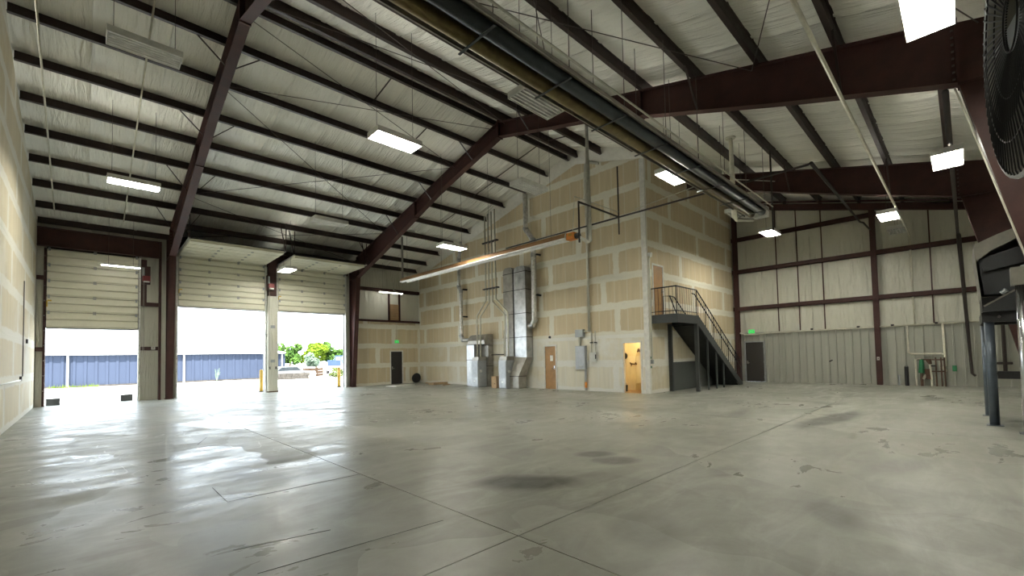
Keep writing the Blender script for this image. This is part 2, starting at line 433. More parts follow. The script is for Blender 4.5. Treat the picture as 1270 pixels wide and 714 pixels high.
# left wall
wl = wall('wall_left', 'tall left gable wall of taped drywall sheets')
wallsheet('wall_core', 'whitetrim', wl, 'x', XL-.2, XL-.016, (YR-.2, YD+.2, -.1, 12), planes=gable(.3))
rng = random.Random(3)
for r in range(9):
    z0 = r*1.22; off = (0, 1.83, .9, 2.6)[r % 4]; y = YR-off
    while y < YD:
        a, b = max(y, YR), min(y+3.66, YD-.02)
        if b > a+.05: wallsheet('drywall_sheet', 'drywall_pale', wl, 'x', XL-.016, XL-rng.uniform(0, .0015), (a+.0015, b-.0015, z0+.0015 if r else 0, z0+1.2185), planes=gable(.05))
        y += 3.66
# partition
wp = wall('wall_partition', 'tan drywall partition wall with white taped joints')
H_OP = [(9.13, 10.03, -1, 2.12), (13.60, 14.42, -1, 2.12)]
wallsheet('wall_core', 'whitetrim', wp, 'x', XP+.016, XP+.14, (YS+.02, YD, -.1, 12), holes=H_OP, planes=gable(.2))
for r in range(9):
    z0 = r*1.22; off = (.1, 1.1, -.03, .62, -.03, 1.9, .35, 1.4, .7)[r]; y = 10.25-3.66+off
    if off > .9: y -= 3.66
    while y < YD:
        a, b = max(y, YS), min(y+3.66, YD-.02)
        if b > a+.05:
            lowm = 'drywall_low' if r < 2 and a < 17 else ('drywall_pale' if r < 2 else 'drywall')
            wallsheet('drywall_sheet', lowm, wp, 'x', XP-rng.uniform(0, .0015), XP+.016, (a+.0015, b-.0015, z0+.0015, z0+1.2185), holes=H_OP, planes=gable(-.22), uvrect=(a, b, z0, z0+1.22))
        y += 3.66
# corner bead
B(XP-.012, XP+.06, YS-.012, YS+.20, 0, 9.55).build('corner_bead', 'whitetrim', wp)
# stair face
ws = wall('wall_stairside', 'shaded drywall side of the partition behind the stairs')
H_S = [(16.62, 17.58, 3.18, 5.30)]
wallsheet('wall_core', 'whitetrim', ws, 'y', YS+.016, YS+.14, (XP+.02, XF, -.1, 10.0), holes=H_S)
for r in range(8):
    z0 = r*1.22; off = (.3, 2.2, 1.2, 3.0, .6, 2.4, 1.5, 3.2)[r]; x = XP-off
    while x < XF:
        a, b = max(x, XP), min(x+3.66, XF-.02)
        if b > a+.05:
            wallsheet('drywall_sheet', 'drywall' if r > 1 else 'drywall_pale', ws, 'y', YS-rng.uniform(0, .0015), YS+.016, (a+.0015, b-.0015, z0+.0015, min(z0+1.2185, 9.7)), holes=H_S, uvrect=(a, b, z0, z0+1.22))
        x += 3.66
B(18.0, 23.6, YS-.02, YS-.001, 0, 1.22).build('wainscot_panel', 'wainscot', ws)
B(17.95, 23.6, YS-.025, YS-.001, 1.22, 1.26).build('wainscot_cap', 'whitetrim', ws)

# door wall
wd = wall('wall_doors', 'side wall with three overhead doors and dark girts')
DOORS = [(-1.12, 1.72, 6.35, 3.15), (3.12, 6.80, 6.62, 4.28), (7.42, 11.10, 6.62, 4.30)]
holes = [(a, b, -1, z) for a, b, z, _ in DOORS]+[(14.0, 14.92, -1, 2.14)]
wallsheet('wall_core', 'insul_wall', wd, 'y', YD+.02, YD+.16, (XL-.2, XP+.2, -.1, 7.6), holes=holes)
# facing panels of insulation between girts
for (a, b, zs) in ((-1.39, -1.18, (0, 2.20, 2.36, 5.07, 5.23, 6.3)), (1.80, 2.42, (0, 2.22, 2.38, 4.2, 4.38, 6.3)), (6.86, 7.36, (0, 2.9, 3.06, 5.0)), (11.62, 16.15, (4.08, 5.88, 6.06, 7.25))):
    for i in range(0, len(zs), 2):
        xs = [a, b] if b-a < 1 else [a, 13.95, 14.75, b]
        for k in range(len(xs)-1):
            B(xs[k]+.004, xs[k+1]-.004, YD-.03, YD+.02, zs[i], zs[i+1]).build('insulation_panel', 'insul_wall', wd)
for (a, b, z) in ((-1.39, -1.18, 2.28), (-1.39, -1.18, 5.15), (1.80, 2.45, 2.30), (1.80, 2.45, 4.29), (6.86, 7.36, 2.98)):
    B(a, b, YD-.20, YD-.03, z-.08, z+.08).build('girt', 'maroon', wd)
for z, hh in ((5.97, .20), (4.02, .12)):
    m = MB(); m.box(11.62, 16.16, YD-.24, YD-.02, z-hh/2, z-hh/2+.02); m.box(11.62, 16.16, YD-.24, YD-.22, z-hh/2, z+hh/2); m.box(11.62, 16.16, YD-.24, YD-.02, z+hh/2-.02, z+hh/2)
    m.build('girt', 'maroon', wd)
B(1.80, 2.00, YD-.10, YD-.031, 4.38, 6.3).build('recess_strip', 'maroon', wd)
for x in (13.98, 14.72): B(x-.04, x+.04, YD-.16, YD-.03, 4.08, 5.87).build('stud', 'maroon', wd)
for r, zt in ((0, 1.22), (1, 2.44), (2, 3.66), (3, 3.96)):
    z0 = r*1.22; x = 11.6-(0, 2.1, 1.0, 2.9)[r]
    while x < XP:
        a, b = max(x, 11.6), min(x+3.66, XP-.01)
        if b > a+.05: wallsheet('drywall_sheet', 'drywall', wd, 'y', YD-.12, YD-.10-rng.uniform(-.001, .001), (a+.0015, b-.0015, z0+.0015, zt-.0015), holes=[(14.0, 14.92, -1, 2.14)], uvrect=(a, b, z0, z0+1.22))
        x += 3.66
wallsheet('furring', 'wood', wd, 'y', YD-.10, YD+.02, (11.6, XP, 0, 3.96), holes=[(14.0, 14.92, -1, 2.14)])
# door jamb channels
for a, b, z, _ in DOORS:
    for x, s in ((a, -1), (b, 1)):
        B(min(x, x+s*.07), max(x, x+s*.07), YD-.18, YD+.20, 0, z).build('door_jamb', 'white_metal' if x != DOORS[0][0] else 'maroon', wd)
# dark panel band above doors 2 and 3
B(2.95, 11.3, YD-.06, YD+.02, 6.62, 7.35).build('header_panel', 'maroon', wd)

# far wall
wf = wall('wall_far', 'far gable wall with white insulation above ribbed metal liner')
wallsheet('wall_core', 'insul_wall', wf, 'x', XF+.02, XF+.2, (YR-.2, YS+.3, -.1, 10.6), holes=[(7.34, 8.36, -1, 2.16)], planes=gable(.3))
strips = [8.78, 6.64, 5.71, 4.67, 2.72, .87, -1.28]; gz = [2.60, 3.93, 5.96, 7.72, 9.6]
for i in range(len(strips)-1):
    for k in range(len(gz)-1):
        y1, y0 = strips[i], strips[i+1]
        m = MB(); n = 6
        for a in range(n+1):
            for b_ in range(n+1):
                y = y0+.01+(y1-y0-.02)*a/n; z = min(gz[k]+(gz[k+1]-gz[k])*b_/n, zroof(y)+.15)
                m.v.append((XF-.02-.05*(math.sin(math.pi*a/n)*math.sin(math.pi*b_/n))**.5, y, z))
        for a in range(n):
            for b_ in range(n): q = a*(n+1)+b_; m.f.append((q, q+n+1, q+n+2, q+1))
        m.build('insulation_panel', 'insul_wall', wf, smooth=True, fix=False)
for y in strips[1:-1]:
    if y == 2.72: continue
    B(XF-.115, XF-.095, y-.025, y+.025, 2.62, zroof(y)-.35).build('retainer_strap', 'maroon', wf)
for z in gz[1:-1]:
    y1 = min(8.78, RIDGE-(ZR-.3-z)/SL + 99)
    ya = -1.28 if z < 7.3 else RIDGE-(ZR-.45-z)/SL
    m = MB(); m.box(XF-.24, XF-.05, ya, 8.78, z-.10, z-.08); m.box(XF-.24, XF-.22, ya, 8.78, z-.10, z+.10); m.box(XF-.24, XF-.05, ya, 8.78, z+.08, z+.10)
    m.build('girt', 'maroon', wf)
x0 = XF-.30
for yc, zt in ((2.72, zroof(2.72)-.25), (8.60, zroof(8.6)-.3)):
    m = MB(); m.box(x0-.01, x0+.01, yc-.10, yc+.10, 0, zt); m.box(XF-.1, XF-.08, yc-.10, yc+.10, 0, zt); m.box(x0, XF-.09, yc-.006, yc+.006, 0, zt); m.build('wind_column', 'maroon', wf)
m = MB(); m.bar((XF-.22, YS-.02, zroof(YS)-.22), (XF-.22, YR, zroof(YR)-.22), .24, .28); m.build('end_rafter', 'maroon', wf)
m = MB(); m.bar((XF-.5, YS-.02, zroof(YS)-.02), (XF-.5, YR, zroof(YR)-.02), .05, .08); m.build('end_angle', 'maroon', wf)
# ribbed liner panels, three ribs each
def liner(y0, y1):
    prof = []; n = max(1, round((y1-y0)/.305)); p = (y1-y0)/n
    for i in range(n):
        a = y0+i*p; prof += [(XF-.05, a), (XF-.05, a+p*.66), (XF-.14, a+p*.68), (XF-.14, a+p*.82), (XF-.05, a+p*.84)]
    prof.append((XF-.05, y1))
    return prof
y = YR+.02
while y < 8.75:
    y1 = min(y+.914, 8.78)
    z0 = 0 if y1 < 7.34 or y > 8.36 else 2.16
    if y < 7.34 < y1:
        MB().sheet(liner(y+.003, 7.33), 'z', 0, 2.62).build('liner_panel', 'liner', wf); MB().sheet(liner(7.33, y1), 'z', 2.16, 2.62).build('liner_panel', 'liner', wf)
    elif y < 8.36 < y1:
        MB().sheet(liner(y+.003, 8.36), 'z', 2.16, 2.62).build('liner_panel', 'liner', wf); MB().sheet(liner(8.36, y1), 'z', 0, 2.62).build('liner_panel', 'liner', wf)
    else: MB().sheet(liner(y+.003, y1-.003), 'z', z0, 2.62).build('liner_panel', 'liner', wf)
    y = y1
# right wall
wr = wall('wall_right', 'right side wall of insulation and dark girts behind the fan')
B(XL-.2, XF+.2, YR-.2, YR-.01, -.1, 7.75).build('wall_core', 'insul_wall', wr)
for z in (2.2, 4.0, 5.97): B(XL+.02, XF-.05, YR, YR+.18, z-.09, z+.09).build('girt', 'maroon', wr)

# ------------------------------------------------------------------ overhead doors
def section_h(m, x0, x1, yf, z0, z1):
    """one vertical door section: face with two horizontal ribs"""
    h = z1-z0; prof = [(yf, z0), (yf, z0+.03*h), (yf-.05, z0+.11*h), (yf-.05, z0+.46*h), (yf+.03, z0+.47*h), (yf+.03, z0+.51*h), (yf-.05, z0+.58*h), (yf-.05, z0+.94*h), (yf, z0+.97*h), (yf, z1), (yf+.05, z1), (yf+.05, z0)]
    m.prism(prof, 'x', x0, x1)
def overhead(name, label, x0, x1, ztop, zbot, n, horiz, loc):
    root = thing(name, label, 'door', loc); root['kind'] = 'structure'
    yf = YD-.12; h = (ztop-zbot)/n
    for i in range(n):
        m = MB(); section_h(m, x0+.02, x1-.02, yf, zbot+i*h+.008, zbot+(i+1)*h-.008); s = m.build('door_section', 'doorpanel', root)
        k = 1 if x1-x0 < 3 else 2
        for j in range(k):
            xc = x0+(x1-x0)*(j+1)/(k+1)
            B(xc-.05, xc+.05, yf-.065, yf-.048, zbot+i*h+.015+h-.09, zbot+(i+1)*h+.05).build('hinge', 'screw', s)
        for xe in (x0+.08, x1-.08):
            B(xe-.035, xe+.035, yf-.08, yf-.048, zbot+i*h+h-.10, zbot+(i+1)*h+.03).build('end_hinge', 'graymetal', s)
    B(x0+.0, x1-.0, yf+.052, yf+.07, zbot, ztop+.1).build('section_shade', 'groove', root)  # dark sheet paints shade into the section gaps and stops daylight
    if horiz: B(x0+.02, x1-.02, horiz, yf-.1, ztop+.235, ztop+.25).build('section_shade', 'groove', root)
    B(x0+.02, x1-.02, yf-.03, yf+.05, zbot-.05, zbot).build('bottom_seal', 'graymetal', root)
    if horiz:
        hy = horiz; nz = 5; L = (yf-.22-hy)/nz
        m = MB(); m.prism([(yf, ztop), (yf-.03, ztop+.09), (yf-.12, ztop+.13), (yf-.20, ztop+.14), (yf-.20, ztop+.18), (yf-.08, ztop+.17), (yf+.03, ztop+.11), (yf+.05, ztop)], 'x', x0+.02, x1-.02); m.build('door_section', 'doorpanel', root)
        for i in range(nz):
            ya = yf-.22-i*L; yb = ya-L+.06; zb = ztop+.12+.01*i
            m = MB(); m.box(x0+.02, x1-.02, yb, ya, zb+.02, zb+.06)
            for f in (.04, .36, .68): m.box(x0+.02, x1-.02, ya-L*(f+.15), ya-L*f, zb-.075, zb+.02)
            s = m.build('door_section', 'doorpanel', root)
            for j in (1, 2):
                xc = x0+(x1-x0)*j/3; B(xc-.05, xc+.05, ya-.09, ya+.05, zb-.10, zb-.07).build('hinge', 'screw', s)
    for x, sg in ((x0, -1), (x1, 1)):
        m = MB(); xa = x+sg*.035
        m.box(xa-.03, xa+.03, yf-.05, yf-.043, 0.02, ztop+.05); m.box(xa-.03*sg-.004, xa-.03*sg+.004, yf-.05, yf+.02, .02, ztop+.05)
        if horiz:
            m.tube([(xa, yf-.04, ztop), (xa, yf-.08, ztop+.09), (xa, yf-.20, ztop+.155), (xa, horiz-.1, ztop+.20)], .03, 6)
        m.build('track', 'galvdull', root)
        for zz in [.6+.6*i for i in range(int((ztop-.6)/.6)+1)]: B(xa-.02, xa+.02, yf-.06, yf-.05, zz, zz+.05).build('track_bracket', 'screw', root)
    if horiz:
        for x in (x0-.03, x1+.03):
            for dx in (-.25, .02):
                yh = horiz; MB().bar((x, yh, ztop+.2), (x+dx, yh-.05, zroof(yh)+.02), .035).build('track_hanger', 'purlin', root)
    B(x0+.05, x0+.16, yf-.056, yf-.049, zbot+(ztop-zbot)*.33, zbot+(ztop-zbot)*.35).build('warning_sticker', 'sticker', root)
    B(x0+.02, x0+.055, yf-.056, yf-.049, zbot+(ztop-zbot)*.26, zbot+(ztop-zbot)*.34).build('warning_sticker', 'sticker', root)
    return root
overhead('door_1', 'narrow half raised ribbed overhead door beside left drywall wall', *DOORS[0], 5, None, (.3, YD-.1, 0))
overhead('door_2', 'middle ribbed overhead door rolled up onto horizontal tracks', *DOORS[1], 4, 22.35, (4.96, YD-.1, 0))
overhead('door_3', 'raised ribbed overhead door nearest the black personnel door', *DOORS[2], 4, 22.9, (9.26, YD-.1, 0))
# header beam over the first door
hb = thing('header_beam', 'deep maroon steel beam above the narrow left overhead door', 'beam', (.5, 25.3, 6.38))
m = MB(); z0, z1 = 6.38, 7.12; m.box(XL+.02, 2.48, 25.29, 25.31, z0, z1); m.box(XL+.02, 2.48, 25.18, 25.42, z0, z0+.02); m.box(XL+.02, 2.48, 25.18, 25.42, z1-.02, z1)
m.build('web', 'maroon', hb); B(2.40, 2.48, 25.16, 25.45, 0, 7.1).build('end_post', 'maroon', hb)
# chain hoists
def hoist(x, y, z, label):
    h = thing('door_operator', label, 'hoist', (x, y, z), 'red door operators')
    B(x-.13, x+.13, y-.10, y+.12, z, z+.24).build('housing', 'red', h); B(x-.10, x+.10, y-.12, y-.10, z-.05, z+.01).build('guard', 'white_metal', h)
    MB().tube([(x-.1, y+.02, z+.24), (x-.1, y+.02, z+.62)], .05, 10).build('motor', 'graymetal', h)
    m = MB(); m.tube([(x-.11, y-.03, z), (x-.11, y-.03, 1.3), (x-.09, y-.03, 1.2), (x-.07, y-.03, 1.3), (x-.07, y-.03, z)], .008, 5); m.build('chain', 'galvdull', h)
    B(x-.15, x+.15, y+.1, y+.28, z-.1, z+.7).build('mounting_plate', 'maroon', h)
hoist(1.96, 25.30, 5.28, 'small red door operator between first door and maroon column')
hoist(6.98, 25.16, 5.42, 'small red door operator on post between the two wide doors')
pc = thing('control_box', 'small grey wall control on white panel beside first overhead door', 'control box', (2.2, 25.48, 2.28))
B(2.16, 2.30, 25.42, 25.50, 2.25, 2.39).build('housing', 'white_metal', pc); MB().tube([(2.23, 25.41, 2.33), (2.23, 25.43, 2.33)], .02, 8).build('push_button', 'red', pc)
# track / hinge rods on the post between doors: cladding post
po = thing('door_post', 'pale clad post standing between the two wide overhead doors', 'post', (7.11, 25.4, 0))
m = MB(); m.box(6.88, 7.34, 25.34, 25.48, .02, 5.05); m.build('cladding', 'insul_wall', po)
for z in (1.55, 3.35): B(7.0, 7.22, 25.32, 25.34, z, z+.16).build('vent_plate', 'graymetal', po)
B(6.92, 7.30, 25.36, 25.60, 5.05, 7.0).build('steel_post', 'maroon', po); B(6.86, 7.38, 25.33, 25.5, 0, .06).build('base_plate', 'rust', po)
for x, z in ((6.96, 1.2), (7.26, 1.2)): B(x-.03, x+.03, 25.30, 25.34, z, z+.14).build('latch', 'black', po)

# ------------------------------------------------------------------ rigid frames
def depth(d): # rafter depth by distance from the ridge
    pts = [(0, .57), (3.9, .58), (9.3, 1.0), (12.3, 1.17), (14, 1.2)]
    for (a, p), (b, q) in zip(pts, pts[1:]):
        if d <= b: return p+(q-p)*(d-a)/(b-a)
    return 1.2
def frame(x, label, loc, sides, dmax_in=0):
    root = thing('rigid_frame', label, 'steel frame', loc, 'maroon rigid frames'); fw = .125; t = .02
    for sd in sides:
        yo = RIDGE+sd*(13.28 if sd > 0 else 13.78); yk = RIDGE+sd*12.32; yb = RIDGE+sd*(13.02 if sd > 0 else 13.60)
        ds = [d for d in (0, 2, 3.9, 6, 7.7, 9.3, 11, 12.32) if d >= dmax_in]
        if dmax_in and ds[0] > dmax_in: ds = [dmax_in]+ds
        top = [(RIDGE+sd*d, zroof(RIDGE+d)-.005) for d in ds]; bot = [(RIDGE+sd*d, zroof(RIDGE+d)-depth(d)) for d in ds]
        web = MB().prism(top+bot[::-1], 'x', x-.007, x+.007)
        for (a, b) in zip(bot, bot[1:]):
            web.bar((x, a[0], a[1]), (x, b[0], b[1]), fw*2, t)
        for (a, b) in zip(top, top[1:]):
            web.bar((x, a[0], a[1]-.01), (x, b[0], b[1]-.01), fw*2, t)
        ra = web.build('rafter', 'maroon', root)
        zk = zroof(yk)-depth(12.32)
        col = MB().prism([(yo, 0), (yb, 0), (yk, zk), (yk, zroof(yk)-.01), (yo, zroof(yo)-.01)], 'x', x-.007, x+.007)
        col.bar((x, yb, 0), (x, yk, zk), fw*2, t, up=(0,1,0)); col.bar((x, yo, 0), (x, yo, zroof(yo)-.02), fw*2, t, up=(0,1,0))
        col.bar((x, yk, zk), (x, yo, zk-.05), fw*2, t)
        c = col.build('column', 'maroon', root)
        B(x-.16, x+.16, min(yo, yb)-.02, max(yo, yb)+.05, .0, .03).build('base_plate', 'maroon', c)
        # knee splice plate with bolts
        m = MB(); m.box(x-fw, x+fw, yk-.02, yk+.02, zk-.06, zroof(yk)+.02); m.build('splice_plate', 'maroon', ra)
        for i in range(8):
            for dx in (-.07, .07): B(x+dx-.014, x+dx+.014, yk-sd*.06-.02, yk-sd*.06+.02, zk+.08+i*.13, zk+.108+i*.13).build('bolt', 'rodmat', ra)
        for d in (6.0,):
            if d > dmax_in: y = RIDGE+sd*d; B(x-fw, x+fw, y-.02, y+.02, zroof(y)-depth(d)-.03, zroof(y)).build('splice_plate', 'maroon', ra)
        # flange braces to purlins
        for d in OFF[1::2]+[OFF[-2]]:
            if d < dmax_in+.2: continue
            y = RIDGE+sd*d; zb = zroof(y)-depth(d)
            for s2 in (-1, 1):
                MB().bar((x+s2*.1, y, zb+.03), (x+s2*.75, y, zroof(y)+.02), .045, .02).build('flange_brace', 'purlin', root)
    if dmax_in == 0:
        B(x-.13, x+.13, RIDGE-.025, RIDGE+.025, zroof(RIDGE)-.63, zroof(RIDGE)+.06).build('ridge_splice', 'maroon', root)
frame(FX[0], 'maroon steel frame nearest the camera with column beside narrow left door', (FX[0], RIDGE, 0), (1, -1))
frame(FX[1], 'maroon steel frame spanning the middle with column right of third overhead door', (FX[1], RIDGE, 0), (1, -1))
frame(FX[2], 'maroon steel frame half nearest the far ribbed wall, right of the stairs', (FX[2], 6, 0), (-1,), 3.45)
# rod bracing
RODS = [((12.5, 15.1), 1), ((15.1, 12.5), 1), ((15.1, 21.3), 1), ((21.3, 15.1), 1), ((21.3, 25.0), 1), ((25.0, 21.3), 1),
        ((11.9, 9.3), -1), ((9.3, 11.9), -1), ((9.3, 3.3), -1), ((3.3, 9.3), -1), ((3.3, -.4), -1), ((-.4, 3.3), -1)]
nmz = {12.5: 'ridge', 11.9: 'ridge', 15.1: 'upper', 9.3: 'upper', 21.3: 'lower', 3.3: 'lower', 25.0: 'eave', -.4: 'eave'}
for (a, b), s in RODS:
    o = MB().tube([(FX[0]+.02, a, zroof(a)-.10), (FX[1]-.02, b, zroof(b)-.10)], .011, 5).build('brace_rod', 'rodmat')
    tag(o, 'thin %s brace rod from %s at near frame to %s at middle frame' % ('door side' if s > 0 else 'fan side', nmz[a], nmz[b]), 'brace rod', 'roof brace rods')

# ------------------------------------------------------------------ personnel doors
def mandoor(name, label, axis, plane, a, b, z0, z1, mat, face, hinge_hi=True, frame='whitetrim', slab=True):
    """face: direction (+-1) the door looks along the axis"""
    c = ((a+b)/2, plane, z0) if axis == 'y' else (plane, (a+b)/2, z0)
    r = thing(name, label, 'door', c); r['kind'] = 'structure'
    def bx(u0, u1, d0, d1, w0, w1):
        d0, d1 = sorted((plane+face*d0, plane+face*d1))
        return B(u0, u1, d0, d1, w0, w1) if axis == 'y' else B(d0, d1, u0, u1, w0, w1)
    m = bx(a-.07, a, -.10, .03, z0, z1+.07)
    for q in (bx(b, b+.07, -.10, .03, z0, z1+.07), bx(a, b, -.10, .03, z1, z1+.07)):
        k = len(m.v); m.v += q.v; m.f += [tuple(i+k for i in f) for f in q.f]
    m.build('door_frame', frame, r)
    if slab:
        bx(a-.06, b+.06, -.20, -.11, z0, z1+.06).build('light_block', 'doorblack', r)  # unseen panel added behind the slab to block light leaking round it
        s = bx(a+.006, b-.006, -.045, .0, z0+.012, z1-.006).build('door_slab', mat, r)
        u = b-.09 if hinge_hi else a+.09
        k = bx(u-.03, u+.03, .0, .015, z0+.95, z0+1.12); k.build('lock_plate', 'chrome', s)
        p = (u, plane+face*.06, z0+1.0) if axis == 'y' else (plane+face*.06, u, z0+1.0)
        q = (u-(.11 if hinge_hi else -.11), plane+face*.06, z0+1.0) if axis == 'y' else (plane+face*.06, u-(.11 if hinge_hi else -.11), z0+1.0)
        q0 = (u, plane, z0+1.0) if axis == 'y' else (plane, u, z0+1.0)
        MB().tube([q0, p, q], .012, 6).build('handle', 'chrome', s)
        for zz in (z0+.25, z0+1.05, z1-.25):
            h = a+.004 if hinge_hi else b-.004
            bx(h-.012, h+.012, 0, .012, zz-.05, zz+.05).build('hinge', 'graymetal', s)
    return r
mandoor('door_4', 'black metal personnel door in the drywall below green exit sign', 'y', YD-.12, 14.06, 14.86, 0, 2.08, 'doorblack', -1, hinge_hi=False)
d5 = mandoor('door_5', 'narrow oak door with paper notice beside the ducts', 'x', XP, 13.67, 14.35, 0, 2.06, 'oak', -1, hinge_hi=False)
B(XP-.008, XP+.001, 13.85, 14.02, 1.35, 1.62).build('paper_notice', 'paper', d5)
mandoor('door_6', 'white frame of open doorway into warm lit washroom', 'x', XP, 9.19, 9.97, 0, 2.06, 'oak', -1, slab=False)
mandoor('door_7', 'black metal door in ribbed far wall at foot of stairs', 'x', XF-.09, 7.41, 8.29, 0, 2.10, 'doorblack', -1, frame='graymetal')
mandoor('door_8', 'oak door at the top of the stair landing', 'y', YS, 16.69, 17.51, 3.18, 5.24, 'oak', -1)

# washroom behind the open doorway
br = wall('wall_washroom', 'warm yellow walls of small washroom seen through open doorway')
B(17.9, 17.95, 8.95, 11.5, 0, 2.6).build('rear_wall', 'bathwall', br); B(XP+.141, 17.9, 11.40, 11.5, 0, 2.6).build('side_wall', 'bathwall', br); B(XP+.141, 17.9, 8.95, 9.05, 0, 2.6).build('side_wall', 'bathwall', br)
B(XP+.141, 17.95, 8.95, 11.5, 2.6, 2.65).build('washroom_ceiling', 'bathwall', br)
for i in range(7):
    for k in range(5): B(17.885, 17.899, 9.07+i*.33, 9.07+i*.33+.325, .02+k*.30, .02+k*.30+.295).build('wall_tile', 'bathtile', br)
bf = B(XP+.0, 17.9, 9.05, 11.40, .0, .012).build('floor_washroom', 'bathfloor'); tag(bf, 'brown washroom floor behind open doorway', 'floor', kind='structure')
lp = thing('ceiling_bulb', 'warm bulb fixture on washroom ceiling', 'lamp', (16.9, 10.1, 2.6))
MB().tube([(16.9, 10.1, 2.6), (16.9, 10.1, 2.55)], .09, 12).build('base', 'white_metal', lp); MB().tube([(16.9, 10.1, 2.55), (16.9, 10.1, 2.50), (16.9, 10.1, 2.45)], .075, 12, .05).build('globe', 'bulb', lp)
sk = thing('mop_sink', 'low mop sink against rear washroom wall', 'sink', (17.6, 10.5, .012))
m = MB(); m.box(17.35, 17.86, 10.10, 10.14, .012, .32); m.box(17.35, 17.86, 10.86, 10.90, .012, .32); m.box(17.35, 17.39, 10.14, 10.86, .012, .32); m.box(17.82, 17.86, 10.14, 10.86, .012, .32); m.build('basin', 'bathtile', sk); B(17.39, 17.82, 10.14, 10.86, .012, .10).build('basin_floor', 'bathwall', sk)
fc = thing('wall_faucet', 'dark mop sink faucet on rear washroom wall', 'faucet', (17.86, 10.5, 1.0))
MB().tube([(17.85, 10.33, 1.15), (17.85, 10.65, 1.15)], .025, 8).build('body', 'rust', fc); MB().tube([(17.85, 10.5, 1.15), (17.70, 10.5, 1.17), (17.66, 10.5, 1.06)], .018, 6).build('spout', 'rust', fc)
for y in (10.36, 10.62): MB().tube([(17.85, y, 1.15), (17.79, y, 1.21)], .028, 6).build('handle', 'rust', fc)
vv = thing('vacuum_breaker', 'dark pipe valve high on rear washroom wall', 'valve', (17.85, 10.15, 1.72))
MB().tube([(17.88, 10.05, 1.78), (17.80, 10.12, 1.78), (17.78, 10.25, 1.70)], .03, 8).build('pipe', 'rust', vv); MB().tube([(17.80, 10.02, 1.70), (17.80, 10.22, 1.80)], .06, 8).build('body', 'rust', vv)
dp = thing('soap_dispenser', 'black oval dispenser on rear washroom wall', 'dispenser', (17.8, 10.95, 1.5))
MB().tube([(17.88, 10.95, 1.52), (17.76, 10.95, 1.52)], .15, 14).build('body', 'black', dp); MB().tube([(17.80, 10.95, 1.40), (17.78, 10.95, 1.30)], .03, 8).build('nozzle', 'black', dp)
tr = thing('trash_pail', 'small dark pail on the washroom floor beside open doorway', 'pail', (16.7, 10.22, .012))
MB().tube([(16.7, 10.22, .012), (16.7, 10.22, .28)], .07, 12, .09).build('pail', 'black', tr); MB().tube([(16.62, 10.22, .26), (16.66, 10.22, .36), (16.74, 10.22, .36), (16.78, 10.22, .26)], .006, 5).build('bail', 'galv', tr)

# ------------------------------------------------------------------ light fixtures
def make_fixture(lit):
    r = D.objects.new('ceiling_light', None); COL.objects.link(r)
    L, W = .61, .27
    m = MB(); ys_ = [-W]+[-W+.045+i*(2*W-.09)/5 for i in range(6)]+[W]
    for i in range(7): m.box(-L, L, ys_[i]+(.004 if i else 0), ys_[i+1]-(.004 if i < 6 else 0), .125, .135)
    m.box(-L, L, -W, -W+.01, 0, .135); m.box(-L, L, W-.01, W, 0, .135); m.box(-L, -L+.015, -W, W, 0, .135); m.box(L-.015, L, -W, W, 0, .135)
    m.build('housing', 'white_metal', r); B(-.30, .30, -.10, .10, .136, .18).build('ballast_box', 'white_metal', r)
    for i in range(6):
        y = -W+.045+i*(2*W-.09)/5
        MB().tube([(-L+.03, y, .070 if lit else .022), (L-.03, y, .070 if lit else .022)], .021 if lit else .018, 8).build('lamp_tube', 'lamp_on' if lit else 'lampoff', r)
    if not lit:
        for i in range(5):
            y = -W+.09+i*(2*W-.09)/5.4
            MB().prism([(y-.02, .12), (y+.02, .12), (y, .05)], 'x', -L+.02, L-.02).build('reflector', 'reflector', r)
    return r
pro = {True: None, False: None}
FIX = [((.86, 11.8, 8.2), 0, 'unlit six tube fixture high beside the near frame'),
       ((1.03, 17.25, 7.0), 1, 'glowing six tube fixture in front of the narrow left door'),
       ((5.52, 9.70, 7.0), 1, 'glowing fixture under the roof between near and middle frames'),
       ((6.50, 16.30, 6.7), 0, 'dim unlit fixture hanging above the middle overhead door'),
       ((11.0, 14.78, 6.2), 1, 'glowing fixture just above end of copper tube heater'),
       ((10.07, 9.42, 6.9), 0, 'unlit white fixture in front of the silver flue high on partition'),
       ((6.75, 6.02, 6.85), 0, 'large unlit louvred fixture beside long tube heater below middle frame'),
       ((12.23, 5.71, 6.7), 1, 'glowing fixture by the tube heater at the partition corner'),
       ((21.3, 5.70, 6.7), 1, 'glowing fixture above foot of the stairs near far wall'),
       ((20.3, 1.70, 6.25), 1, 'glowing fixture at end of white sloping conduit near far wall'),
       ((24.3, 1.80, 6.5), 0, 'unlit louvred fixture in front of far wall'),
       ((14.55, .11, 6.0), 1, 'glowing fixture beside the right column, below middle frame'),
       ((8.43, .17, 6.3), 1, 'largest brightest fixture at upper right near the fan'),
       ((7.05, 22.85, 6.0), 1, 'glowing fixture in front of post between the wide doors'),
       ((17.6, 5.75, 6.75), 0, 'unlit fixture behind burner end of the long tube heater')]
for (p, lit, lab) in FIX:
    lit = bool(lit)
    if pro[lit] is None: o = pro[lit] = make_fixture(lit)
    else: o = copy_tree(pro[lit])
    o.location = p; tag(o, lab, 'ceiling light', 'six tube ceiling lights')
    for dx in (-.5, .5):
        h = zroof(p[1])+.02-p[2]-.135
        MB().tube([(p[0]+dx, p[1], p[2]+.135), (p[0]+dx, p[1], p[2]+.135+h)], .006, 5).build('hanger', 'rodmat', o)
FIX0 = [o for o in COL.objects if o.name.startswith('ceiling_light')]
for o in FIX0:
    if o.location.y > 22: o.rotation_euler.z = math.pi/2
